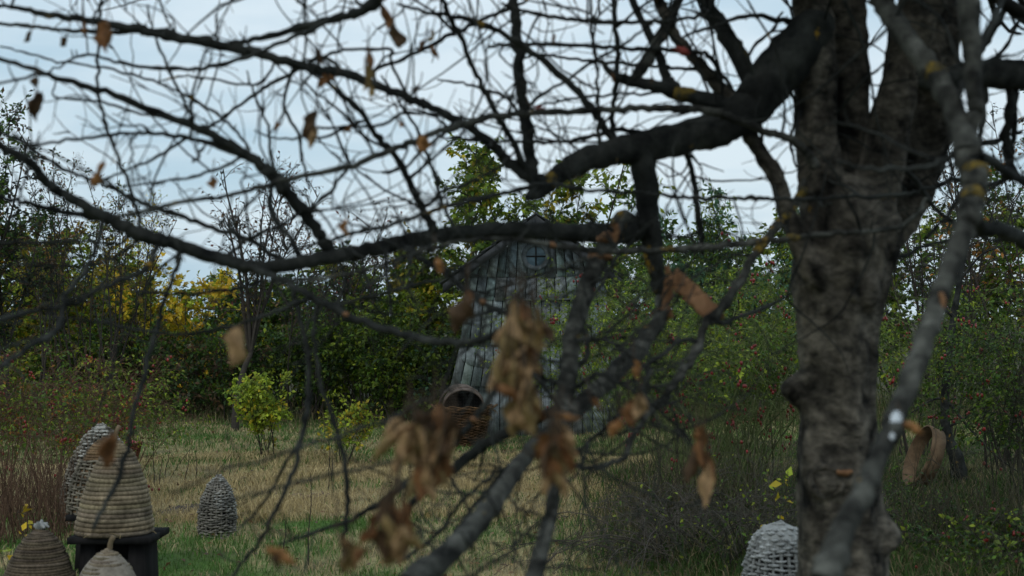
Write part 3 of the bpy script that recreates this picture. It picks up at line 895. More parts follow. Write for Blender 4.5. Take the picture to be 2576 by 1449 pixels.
def plant(name, label, cat, px, d, h, spread, seed, stems=6, side=10, twig=5, leaves=8, leaf=0.055, aspect=0.5, pal=(G1, G2), probs=None,
          lean=0.35, wob=0.13, droop=0.0, r0=0.02, L1=0.45, L2=0.22, stem_col=(0.05, 0.042, 0.035), low=0.25, hips=0, hip_size=0.0115, group=None, base_r=None,
          leanx=0.0, bright=(0.55, 1.35), hang=0.35, leaf_low=0.0, xm=None, tdroop=0.1, stem_part='stems', trunk_h=0.0, updir=0.5):
    rg = np.random.default_rng(seed)
    x = XD(px, d) if xm is None else xm
    z = float(gh(x, d)) if abs(x) < 14 and d < 36 else 0.0
    t = thing(name, label, cat, (x, d, z), group)
    base = np.array([x, d, z - 0.03])
    br = base_r if base_r is not None else spread * 0.25
    skel = MB()
    if trunk_h > 0:
        tp = grow(rg, base[None], np.array([[leanx * .4, 0, 1.0]]), np.array([trunk_h]), 7, 0.06, 0)
        tubes(skel, tp, np.linspace(r0 * 1.9, r0 * 1.15, 7)[None], 7, c=np.array([stem_col]))
        org = np.repeat(tp[0, -1][None], stems, 0)
        hh = h - trunk_h
    else:
        a = rg.random(stems) * 2 * math.pi; rr = br * np.sqrt(rg.random(stems))
        org = base + np.stack([rr * np.cos(a), rr * np.sin(a), np.zeros(stems)], -1)
        hh = h
    a = rg.random(stems) * 2 * math.pi
    ln = lean * np.sqrt(rg.random(stems))
    dirs = np.stack([np.cos(a) * ln + leanx, np.sin(a) * ln, np.ones(stems)], -1)
    sl = hh * (0.72 + 0.35 * rg.random(stems)) * np.sqrt(1 + ln ** 2)
    st = grow(rg, org, dirs, sl, 9, wob * 0.5, droop)
    tubes(skel, st, (r0 * (0.6 + 0.6 * rg.random((stems, 1)))) * np.linspace(1, 0.22, 9)[None], 5, c=np.array(stem_col)[None] * (0.7 + .6 * rg.random((stems, 1))))
    n1 = stems * side
    i1 = np.repeat(np.arange(stems), side); t1 = low + (1 - low) * rg.random(n1) ** 0.8
    p1, tan1 = lerp_poly(st, i1, t1)
    a = rg.random(n1) * 2 * math.pi
    out = np.stack([np.cos(a), np.sin(a), updir * np.ones(n1) + 0.3 * rg.normal(size=n1)], -1)
    l1 = L1 * spread * (0.45 + 0.75 * rg.random(n1)) * (1.15 - 0.55 * t1)
    b1 = grow(rg, p1, unit(tan1) * 0.5 + out, l1, 6, wob, droop + tdroop)
    tubes(skel, b1, (r0 * 0.30) * (0.6 + 0.7 * rg.random((n1, 1))) * np.linspace(1, 0.3, 6)[None], 4, c=np.array(stem_col)[None] * (0.7 + .6 * rg.random((n1, 1))))
    n2 = n1 * twig
    i2 = np.repeat(np.arange(n1), twig); t2 = 0.15 + 0.85 * rg.random(n2)
    p2, tan2 = lerp_poly(b1, i2, t2)
    d2 = unit(tan2) + 0.9 * rg.normal(size=(n2, 3)) * 0.7
    l2 = L2 * (0.5 + 0.9 * rg.random(n2))
    b2 = grow(rg, p2, d2, l2, 4, wob, droop + tdroop)
    tubes(skel, b2, np.full((n2, 1), max(0.0022, r0 * 0.09)) * np.linspace(1, 0.45, 4)[None], 3, c=np.array(stem_col)[None] * (0.7 + .6 * rg.random((n2, 1))))
    skel.build(stem_part, M['stem'], t)
    if leaves:
        n3 = n2 * leaves
        i3 = np.repeat(np.arange(n2), leaves); t3 = 0.1 + 0.9 * rg.random(n3)
        p3, tan3 = lerp_poly(b2, i3, t3)
        keep = p3[:, 2] > z + 0.02 + leaf_low
        p3, tan3 = p3[keep], tan3[keep]; host = i2[i3][keep]
        mb = MB()
        leaf_batch(mb, rg, p3, unit(tan3) + 0.9 * rg.normal(size=p3.shape), leaf, aspect, pal, probs if probs else [1] * len(pal), bright, hang, host)
        mb.build('foliage', M['leaf'], t, smooth=False)
    if hips:
        mb = MB()
        k = rg.choice(n2, min(hips, n2), replace=False)
        ends = b2[k, -1]
        for e in ends:
            for j in range(rg.integers(2, 6)):
                ball(mb, e + rg.normal(size=3) * 0.024, hip_size * (0.8 + .5 * rg.random()), np.array([0.13 + .13 * rg.random(), 0.009 + .010 * rg.random(), 0.010]), 1.25, 5, 4)
        mb.build('rose_hips', M['hip'], t, kind='stuff')
    return t

# --- hedge far behind, closing the clearing
far = [
 ('hedge_tree', 'broad olive-green hedge tree at the far end of the dry clearing edge', -40, 29.5, 3.9, 2.6, (G2, Y1, G1, OR), (4, 4, 2, 2)),
 ('hedge_tree', 'yellowing bushy hedge tree behind the thin saplings', 150, 30.5, 3.6, 2.4, (G2, Y1, G1, OR), (4, 4, 2, 1)),
 ('hedge_tree', 'ochre-yellow broad hedge tree between wild pear and saplings', 55, 26.5, 3.2, 2.2, (Y1, G2, OR, YG), (4, 3, 1, 3)),
 ('hedge_tree', 'olive and ochre hedge tree right behind the tallest sapling', 235, 27.5, 2.7, 2.0, (Y1, G2, YG, G1), (3, 3, 3, 3)),
 ('hedge_bush', 'low dark hedge bush under the bright yellow tree', 330, 31.0, 2.5, 2.2, (G1, G3, YG), (4, 3, 1)),
 ('hedge_tree', 'bright golden yellow autumn tree in the far hedge', 425, 28.5, 2.85, 2.4, (Y1, Y2, YG, G2), (5, 5, 2, 1)),
 ('hedge_bush', 'dull brownish hedge bush beside the golden tree', 560, 30.5, 2.55, 2.2, (G1, Y1, YG, G2), (3, 2, 2, 2)),
 ('hedge_bush', 'dark green rounded hedge bush behind the slim dark-trunked tree', 690, 31.5, 2.55, 2.3, (G1, G3, BG), (4, 3, 1)),
 ('hedge_bush', 'deep green hedge bush below the wide gap of sky', 830, 30.5, 2.75, 2.3, (G1, G2, G3), (4, 2, 2)),
 ('hedge_bush', 'mid-green hedge bush with scattered yellow leaves', 950, 28.5, 2.95, 2.2, (G1, G2, YG, Y1), (4, 3, 2, 1)),
 ('hedge_tree', 'yellow-green leafy hedge tree just beside the hut roof', 1075, 27.0, 3.1, 2.0, (G2, YG, Y1, G1), (4, 3, 2, 2)),
 ('hedge_tree', 'dark hedge tree filling the space behind the hut', 1230, 30.0, 3.6, 2.4, (G1, G2, YG), (4, 2, 1)),
 ('hedge_tree', 'green hedge tree behind the rose thicket', 1600, 29.0, 3.4, 2.4, (G1, G2, G3), (4, 2, 2)),
 ('hedge_tree', 'pale bluish-green hedge tree', 1760, 27.5, 3.4, 2.0, (BG, G1, G2), (4, 2, 2)),
 ('hedge_tree', 'fresh green hedge tree beyond the apple trunk', 1930, 27.0, 3.6, 2.2, (G2, BG, YG), (3, 3, 2)),
 ('hedge_tree', 'green leafy hedge tree behind the bare twig tangle', 2130, 27.5, 3.9, 2.2, (G2, G1, YG), (4, 3, 2)),
 ('hedge_tree', 'mottled hedge tree behind the leaning broken limb', 2330, 26.5, 4.0, 2.2, (G1, G2, YG), (4, 3, 1)),
 ('hedge_tree', 'russet-tinted hedge tree at the shady end of the clearing', 2530, 26.0, 4.3, 2.4, (G1, G2, OR, YG), (4, 3, 1, 1)),
]
for k, (nm, lb, px, d, h, sp, pal, pr) in enumerate(far):
    plant(nm, lb, 'tree' if 'tree' in nm else 'bush', px, d, h, sp, 100 + k, stems=10, side=17, twig=5, leaves=9, leaf=0.10, aspect=0.55, pal=pal, probs=pr,
          lean=0.36, r0=0.022, L1=0.30, L2=0.30, low=0.06, group='trees and bushes of the far hedge', bright=(0.4, 1.25) if 'golden yellow' not in lb else (0.8, 1.7), base_r=sp * 0.33, updir=0.35)

# --- darker, closer bushes along the edge of the clearing
mid = [
 ('edge_bush', 'dark edge bush with a few yellow leaves near the sapling stems', 190, 25.5, 1.55, 1.9, (G1, YG, G3, BR), (4, 2, 3, 1)),
 ('edge_bush', 'brown thorny edge bush below the golden tree', 400, 25.5, 1.6, 2.0, (BR, G1, YG, G3), (3, 3, 2, 3)),
 ('edge_bush', 'dusky brown-green edge bush behind the slim dark trunk', 560, 25.0, 1.5, 1.9, (G3, BR, G1), (3, 2, 3)),
 ('edge_bush', 'dark edge bush rising behind the yellow shrub', 710, 25.2, 1.7, 1.9, (G3, G1, YG), (4, 3, 1)),
 ('edge_bush', 'lush green edge bush with light leaf tips', 860, 24.5, 1.9, 1.8, (G1, G2, G3, YG), (4, 3, 2, 1)),
 ('edge_bush', 'leafy green edge bush crowding the hut wall', 1010, 23.6, 1.95, 1.6, (G1, G2, YG, G3), (4, 3, 2, 2)),
 ('edge_bush', 'ivy-green edge bush tucked in behind the sieves', 1100, 23.8, 1.6, 1.0, (G2, BG, G1), (3, 2, 3)),
]
for k, (nm, lb, px, d, h, sp, pal, pr) in enumerate(mid):
    plant(nm, lb, 'bush', px, d, h, sp, 150 + k, stems=11, side=15, twig=5, leaves=8, leaf=0.068, aspect=0.55, pal=pal, probs=pr,
          lean=0.45, r0=0.014, L1=0.30, L2=0.24, low=0.05, group='bushes along the edge of the clearing', bright=(0.3, 1.2), base_r=sp * 0.36, updir=0.3)

# --- open, small-leaved trees against the sky
plant('wild_pear_tree', 'dark leafy tree reaching high at the clearing edge with drooping twig tips', 'tree', -45, 21, 4.8, 2.2, 201, stems=17, side=18, twig=6, leaves=8, leaf=0.065, aspect=0.45,
      pal=(DK, G3, G1, BR), probs=(4, 3, 2, 1), lean=0.26, r0=0.03, L1=0.30, L2=0.22, low=0.3)
for k, (px, d, h, lb) in enumerate([(120, 24.5, 4.4, 'thin dark sapling crowned with tiny sparse leaves beside the wild pear'), (185, 23.5, 4.75, 'tallest thin sapling of the cluster, upright with a spiky tip'),
                                    (245, 23.0, 4.45, 'straight slender sapling in the middle of the cluster'), (292, 24.0, 4.2, 'slanting slender sapling with bare lower stems by the golden tree'),
                                    (345, 25.5, 3.9, 'short sapling with yellow leaf tips next to the golden tree')]):
    plant('sapling', lb, 'sapling', px, d, h, 0.95, 210 + k, stems=5, side=15, twig=4, leaves=3, leaf=0.058, aspect=0.42, pal=(DK, BR, G3) if k < 4 else (YG, Y1, BR), lean=0.14,
          r0=0.022, L1=0.42, L2=0.2, low=0.42, group='thin saplings in the hedge', updir=1.0, tdroop=0.02, wob=0.1)
plant('slim_tree', 'slim tree with a dark bare trunk and sparse reddish twig crown', 'tree', 592, 21.5, 4.15, 1.5, 220, stems=7, side=17, twig=5, leaves=3, leaf=0.055, aspect=0.42, pal=(DK, RD, BR), probs=(5, 1, 2),
      lean=0.34, r0=0.034, L1=0.42, L2=0.22, low=0.15, trunk_h=1.25, leanx=0.16, updir=0.9, tdroop=0.03, stem_part='trunk')
plant('open_tree', 'airy small-leaved tree spreading over the gap of sky', 'tree', 770, 24.5, 3.75, 1.9, 221, stems=8, side=15, twig=5, leaves=3, leaf=0.06, aspect=0.42, pal=(DK, BR, RD, G3), probs=(4, 2, 1, 2),
      lean=0.36, r0=0.03, L1=0.40, L2=0.24, low=0.3, leanx=0.08, updir=0.8, tdroop=0.05)
plant('open_tree', 'thin airy tree with few dark leaves near the slim trunk', 'tree', 900, 26.5, 3.4, 1.4, 222, stems=6, side=13, twig=4, leaves=3, leaf=0.06, aspect=0.42, pal=(DK, BR, G3), probs=(4, 2, 2),
      lean=0.3, r0=0.026, L1=0.40, L2=0.24, low=0.35, updir=0.8, tdroop=0.05)
# tree behind the hut and its neighbours
plant('plum_tree', 'tall green plum tree with hanging glossy leaves behind the hut', 'tree', 1375, 25.5, 4.9, 2.7, 231, stems=14, side=18, twig=6, leaves=9, leaf=0.105, aspect=0.5,
      pal=(G2, G1, YG, Y1), probs=(4, 3, 3, 1), lean=0.36, r0=0.035, L1=0.27, L2=0.28, low=0.18, hang=0.8, bright=(0.45, 1.3))
plant('ash_sapling', 'feathery bluish-green young tree between plum tree and apple trunk', 'tree', 1735, 24.0, 3.75, 1.25, 232, stems=6, side=15, twig=5, leaves=8, leaf=0.085, aspect=0.38,
      pal=(BG, G2, G1), probs=(4, 3, 2), lean=0.24, r0=0.024, L1=0.42, L2=0.25, low=0.25, bright=(0.6, 1.4))
plant('ash_sapling', 'light feathery young tree with arching sprays beside the apple trunk', 'tree', 1900, 23.5, 3.75, 1.35, 233, stems=6, side=14, twig=5, leaves=6, leaf=0.075, aspect=0.38,
      pal=(G2, BG, YG), probs=(4, 3, 2), lean=0.26, r0=0.022, L1=0.42, L2=0.25, low=0.25, bright=(0.6, 1.4))
plant('bare_thicket_tree', 'twiggy half-bare tree with russet leaves at the shady side', 'tree', 2560, 16.0, 4.3, 1.7, 234, stems=15, side=16, twig=5, leaves=3, leaf=0.05, aspect=0.45, pal=(DK, OR, BR, G3), probs=(4, 2, 2, 2),
      lean=0.3, r0=0.022, L1=0.40, L2=0.22, low=0.2, updir=0.6)
plant('bare_thicket_tree', 'tangled bare thicket tree behind the forked apple trunk', 'tree', 2330, 18.0, 3.5, 1.5, 235, stems=14, side=16, twig=5, leaves=2, leaf=0.045, aspect=0.45, pal=(DK, G3, BR), probs=(4, 2, 2),
      lean=0.34, r0=0.020, L1=0.45, L2=0.24, low=0.2, updir=0.5)

# --- yellow shrubs on the lawn
plant('yellow_shrub', 'bright yellow-green leafy shrub growing on the dry lawn', 'shrub', 676, DG(1156), 0.95, 0.75, 241, stems=9, side=13, twig=4, leaves=6, leaf=0.046, aspect=0.62, pal=(YG, Y1, G2), probs=(6, 1, 3),
      lean=0.42, r0=0.009, L1=0.28, L2=0.13, low=0.28, base_r=0.08, bright=(0.75, 1.6), stem_col=(0.04, 0.032, 0.026))
plant('yellow_shrub', 'lower yellowish shrub with a leaning open crown beside the bright one', 'shrub', 862, DG(1166), 0.78, 0.75, 242, stems=7, side=10, twig=4, leaves=4, leaf=0.042, aspect=0.6, pal=(YG, Y1, G2), probs=(4, 3, 2),
      lean=0.55, r0=0.007, L1=0.32, L2=0.13, low=0.35, base_r=0.08, bright=(0.7, 1.5), stem_col=(0.05, 0.04, 0.03))
# --- rose thickets
ROSE = dict(wob=0.10, leaf=0.034, aspect=0.55, updir=0.15)
CANE = (0.125, 0.150, 0.056); RCANE = (0.115, 0.062, 0.042)
plant('rose_bush', 'tall wild rose bush heavy with red hips beside the apple trunk', 'rose bush', 1830, 12.6, 2.45, 1.7, 251, stems=70, side=9, twig=5, leaves=4, pal=(G1, G2, YG, G3), probs=(4, 3, 2, 2), lean=0.50, droop=0.22,
      r0=0.0095, L1=0.36, L2=0.2, stem_col=CANE, low=0.25, hips=190, base_r=0.50, leaf_low=1.0, bright=(0.5, 1.4), **ROSE)
plant('rose_bush', 'arching wild rose bush hanging across the hut front', 'rose bush', 1555, 18.4, 2.75, 1.7, 252, stems=34, side=9, twig=5, leaves=6, pal=(YG, G2, G1), probs=(3, 4, 3), lean=0.5, droop=0.25,
      r0=0.007, L1=0.36, L2=0.2, stem_col=CANE, low=0.3, hips=40, base_r=0.3, leanx=-0.08, leaf_low=0.35, bright=(0.6, 1.5), **ROSE)
plant('rose_bush', 'leafy wild rose bush between hut and tall rose bush', 'rose bush', 1680, 15.0, 2.3, 1.5, 253, stems=30, side=8, twig=5, leaves=5, pal=(G1, G2, YG), probs=(4, 3, 2), lean=0.48, droop=0.22,
      r0=0.007, L1=0.34, L2=0.2, stem_col=CANE, low=0.3, hips=40, base_r=0.35, leaf_low=0.85, bright=(0.5, 1.4), **ROSE)
plant('rose_bush', 'green wild rose bush with thin canes behind the leaning limb', 'rose bush', 2280, 15.5, 2.3, 1.6, 254, stems=34, side=8, twig=5, leaves=5, pal=(G1, G2, YG), probs=(4, 4, 2), lean=0.45, droop=0.2,
      r0=0.007, L1=0.36, L2=0.2, stem_col=CANE, low=0.25, hips=40, base_r=0.45, leaf_low=0.9, bright=(0.5, 1.4), **ROSE)
plant('rose_bush', 'dark tall wild rose bush with scattered hips by the dark sapling', 'rose bush', 2640, 12.6, 2.1, 1.5, 255, stems=36, side=8, twig=5, leaves=6, pal=(G1, G3, G2), probs=(4, 3, 2), lean=0.5, droop=0.25,
      r0=0.0075, L1=0.36, L2=0.2, stem_col=(0.045, 0.045, 0.03), low=0.2, hips=55, base_r=0.5, leaf_low=0.6, bright=(0.35, 1.2), **ROSE)
plant('rose_bush', 'low sprawling wild rose with hips past the tan hoop', 'rose bush', 2560, 9.4, 0.55, 1.1, 256, stems=24, side=7, twig=4, leaves=5, pal=(G1, G3, G2, YG), probs=(4, 3, 2, 1), lean=0.9, droop=0.3,
      r0=0.006, L1=0.34, L2=0.16, stem_col=(0.045, 0.04, 0.03), low=0.15, hips=30, base_r=0.45, bright=(0.35, 1.2), **ROSE)
plant('rose_bush', 'reddish wild rose bush dotted with hips behind the hives', 'rose bush', 60, 13.6, 1.45, 1.9, 257, stems=48, side=8, twig=5, leaves=3, pal=(G1, YG, G2, OR), probs=(4, 2, 3, 1), lean=0.38, droop=0.18,
      r0=0.0065, L1=0.30, L2=0.2, stem_col=RCANE, low=0.3, hips=70, base_r=0.8, leaf_low=0.45, bright=(0.45, 1.3), **ROSE)
plant('rose_bush', 'thin reddish wild rose bush bending towards the hip basket', 'rose bush', 275, 15.5, 1.3, 1.2, 258, stems=26, side=8, twig=5, leaves=3, pal=(G1, YG, G2), probs=(4, 3, 3), lean=0.5, droop=0.22,
      r0=0.0055, L1=0.34, L2=0.2, stem_col=RCANE, low=0.3, hips=40, base_r=0.35, leaf_low=0.35, bright=(0.45, 1.4), **ROSE)
# bare bramble tangles
plant('bramble', 'bare grey-brown bramble tangle arching low over the lawn', 'bramble', 1700, 10.4, 0.95, 1.6, 261, stems=44, side=7, twig=2, leaves=0, lean=1.5, droop=0.42, r0=0.0072, L1=0.34, L2=0.22,
      stem_col=(0.075, 0.064, 0.052), low=0.2, base_r=0.3, leanx=-0.5, wob=0.14)
plant('bramble', 'dark bare bramble tangle at the foot of the tall rose bush', 'bramble', 1900, 10.0, 0.85, 1.3, 262, stems=44, side=6, twig=2, leaves=1, leaf=0.03, pal=(G1, YG), lean=0.8, droop=0.3, r0=0.0070, L1=0.34, L2=0.22,
      stem_col=(0.058, 0.055, 0.042), low=0.1, base_r=0.4, wob=0.13)
plant('bramble', 'shaded bramble patch around the tan hoop', 'bramble', 2260, 11.0, 0.6, 1.2, 263, stems=26, side=6, twig=4, leaves=2, leaf=0.03, pal=(G1, G3), lean=0.9, droop=0.35, r0=0.005, L1=0.34, L2=0.2,
      stem_col=(0.05, 0.045, 0.035), low=0.1, base_r=0.4, wob=0.13)
# reddish dry stems behind the hives
def stalks(name, label, px, d, n, h, rad, colr, seed, lean=0.18):
    rg = np.random.default_rng(seed)
    x = XD(px, d); t = thing(name, label, 'dry weeds', (x, d, float(gh(x, d))))
    a = rg.random(n) * 2 * math.pi; rr = rad * np.sqrt(rg.random(n))
    ox_ = x + rr * np.cos(a); oy = d + rr * np.sin(a) * .8
    org = np.stack([ox_, oy, gh(ox_, oy) - .02], -1)
    dirs = np.stack([rg.normal(size=n) * lean, rg.normal(size=n) * lean, np.ones(n)], -1)
    st = grow(rg, org, dirs, h * (0.5 + .7 * rg.random(n)), 6, 0.06, 0.05)
    mb = MB(); tubes(mb, st, np.full((n, 1), 0.0042) * np.linspace(1, .35, 6)[None], 3, c=np.asarray(colr)[None] * (0.5 + 1.0 * rg.random((n, 1))))
    mb.build('stems', M['stem'], t)
    return t
stalks('dry_weed_clump', 'dense clump of reddish dry weed stems at the edge behind the hives', 55, 11.3, 300, 0.75, 0.75, (0.105, 0.062, 0.040), 271, 0.26)
stalks('dry_weed_clump', 'thin reddish dry weed stems next to the tall woven hive', 150, 12.6, 170, 0.7, 0.6, (0.11, 0.070, 0.045), 272, 0.28)
stalks('dry_weed_clump', 'dark dry weed stems under the rose bush by the trunk', 1760, 11.6, 260, 0.9, 0.7, (0.075, 0.065, 0.04), 273, 0.3)
stalks('dry_weed_clump', 'olive dry weed stems in the shade past the tan hoop', 2520, 10.2, 260, 0.8, 0.8, (0.06, 0.055, 0.033), 274, 0.3)
# single dry stalks standing in the straw
for k, (px, py, top, lnx) in enumerate([(390, 1216, 1084, -4), (402, 1214, 1150, 6), (416, 1190, 1130, 12), (466, 1212, 1125, 14), (496, 1206, 1123, -2), (578, 1200, 1140, 3), (826, 1240, 1120, 6), (832, 1200, 1105, -5), (776, 1418, 1190, 8), (716, 1385, 1310, 4), (1895 - 1060, 1215, 1130, 2)]):
    b0 = GP(px, min(py, 1417)); d = b0[1]
    tp = P(px + lnx, top, d)
    mb = MB(); tubes(mb, np.stack([b0 + (tp - b0) * u + np.array([.006 * math.sin(u * 9 + k), 0, 0]) for u in np.linspace(0, 1, 7)]), np.linspace(.0055, .0025, 7), 4, c=np.array([[.045, .036, .028]]))
    if k in (3, 5):
        q0 = b0 + (tp - b0) * .95; tubes(mb, np.stack([q0, q0 + [-.14, 0, -.18], q0 + [-.22, 0, -.33]]), np.array([.003, .003, .002]), 3, c=np.array([[.05, .04, .03]]))
    o = mb.build('dry_stalk', M['stem'])
    o['label'] = ('thin dark dry stalk standing near the hip basket' if px < 425 else 'broken-topped dry stalk folded over in the straw grass' if k in (3, 5) else 'straight dry stalk between hip basket and small woven hive' if px < 600 else
                  'short dry stalk low in the green turf' if py > 1300 else 'dry stalk standing under the lower yellowish shrub'); o['category'] = 'stalk'; o['group'] = 'single dry stalks in the grass'
# small yellow-leaved seedlings
for k, (px, d, h, lb) in enumerate([(66, 9.4, 0.58, 'slender seedling with yellow leaves beside the rag-topped hive'), (30, 8.7, 0.42, 'small yellow-green seedling low at the edge behind the rag-topped hive'),
                                    (1975, 8.8, 0.95, 'yellow-leaved seedling against the apple trunk'), (1925, 9.2, 0.80, 'small yellow seedling above the pale hive')]):
    plant('seedling', lb, 'seedling', px, d, h, 0.28, 281 + k, stems=1, side=5, twig=1, leaves=2, leaf=0.055, aspect=0.6, pal=(Y1, YG, Y2), lean=0.12, r0=0.005, L1=0.4, L2=0.07, low=0.35, base_r=0.02, bright=(0.8, 1.5), leanx=-0.02)
# dark sapling the hoop leans on
d = 14.6
t = thing('dark_sapling', 'dark leaning sapling with stout base that the tan hoop rests on', 'sapling', P(2408, 1236, d))
mb = MB()
pl = [(2412, 1250, 46), (2412, 1190, 40), (2404, 1145, 34), (2388, 1110, 26), (2378, 1060, 22), (2379, 966, 20), (2388, 900, 18), (2396, 816, 16), (2410, 733, 14), (2424, 650, 12), (2445, 560, 9), (2455, 480, 6)]
pp = catmull([P(x, y, d) for x, y, w in pl], 50); ww = np.interp(np.linspace(0, 1, 50), np.linspace(0, 1, len(pl)), [w for _, _, w in pl]) / S(d) / 2
tubes(mb, pp, ww * (1 + .08 * RNG.random(50)), 10); mb.build('trunk', M['bark'], t)
for pl in ([(2382, 1075), (2430, 1050), (2475, 990), (2500, 940)], [(2384, 1010), (2450, 1090), (2510, 1150), (2580, 1200)], [(2400, 800), (2360, 760), (2330, 700)], [(2418, 700), (2470, 640), (2520, 620)], [(2379, 1000), (2340, 1008), (2290, 1040)]):
    pp = catmull([P(x, y, d - .1 * k) for k, (x, y) in enumerate(pl)], 20)
    mb = MB(); tubes(mb, pp, np.linspace(.016, .005, 20), 6); mb.build('branch', M['bark'], t)
# earth mound, wood chips and fallen leaves on the lawn
def mound(label, px, py, rx, ry, h, seed, colr):
    b0 = GP(px, py); mb = MB(); n, m_ = 40, 12; v = []
    for i in range(m_ + 1):
        for j in range(n):
            a = 2 * math.pi * j / n; f = i / m_
            x, y = b0[0] + rx * f * math.cos(a), b0[1] + ry * f * math.sin(a)
            z = float(gh(x, y)) - .02 + max(0, (1 - f ** 1.6)) * h * (1 + 0.9 * mnoise.noise(Vector((x * 9, y * 9, seed)))) + .02 * mnoise.noise(Vector((x * 30, y * 30, seed)))
            v.append((x, y, z))
    i = np.arange((m_ + 1) * n).reshape(m_ + 1, n)
    q = np.stack([i[:-1], i[1:], np.roll(i[1:], -1, 1), np.roll(i[:-1], -1, 1)], -1).reshape(-1, 4)
    mb.add(v, q=q, c=np.asarray(colr)); o = mb.build('earth_mound', M['soil']); o['kind'] = 'structure'; o['label'] = label
mound('low mound of dark dug earth near the small woven hive', 468, 1272, 0.36, 0.7, 0.055, 3, (0.075, 0.062, 0.052))
def debris(name, label, pts_px, colr, seed):
    rg = np.random.default_rng(seed)
    for (px, py, L) in pts_px:
        b0 = GP(px, py) + np.array([0, 0, .03]); a = rg.random() * 3.1
        pts = np.stack([b0 + np.array([math.cos(a) * u * L, math.sin(a) * u * L * .5, - .005 + .012 * math.sin(u * 3 + a)]) for u in np.linspace(-.5, .5, 6)])
        mb = MB(); tubes(mb, pts, .013 * np.array([.3, .9, 1, 1.1, .8, .25]) * (.7 + .6 * rg.random()), 5, c=np.asarray(colr)[None] * (.7 + .6 * rg.random()))
        o = mb.build(name, M['mud']); o['label'] = label; o['category'] = 'wood scrap'; o['group'] = 'pale scraps of wood lying on the grass'
debris('wood_scrap', 'pale bark scrap lying on the grass near the small hive', [(742, 1250, .16), (760, 1256, .12), (790, 1252, .22), (812, 1250, .24), (826, 1258, .14), (800, 1262, .18), (775, 1260, .10), (610, 1208, .1)], (0.17, 0.125, 0.085), 4)

# ================================================================== the old apple tree
TD = 4.7
tb = P(2120, 800, TD)
tree = thing('apple_tree', 'old gnarled apple tree with broken limbs and a few withered brown leaves', 'tree', (tb[0], tb[1], 0))
BR_ = {}                                    # branch name -> (pixel points, depths)
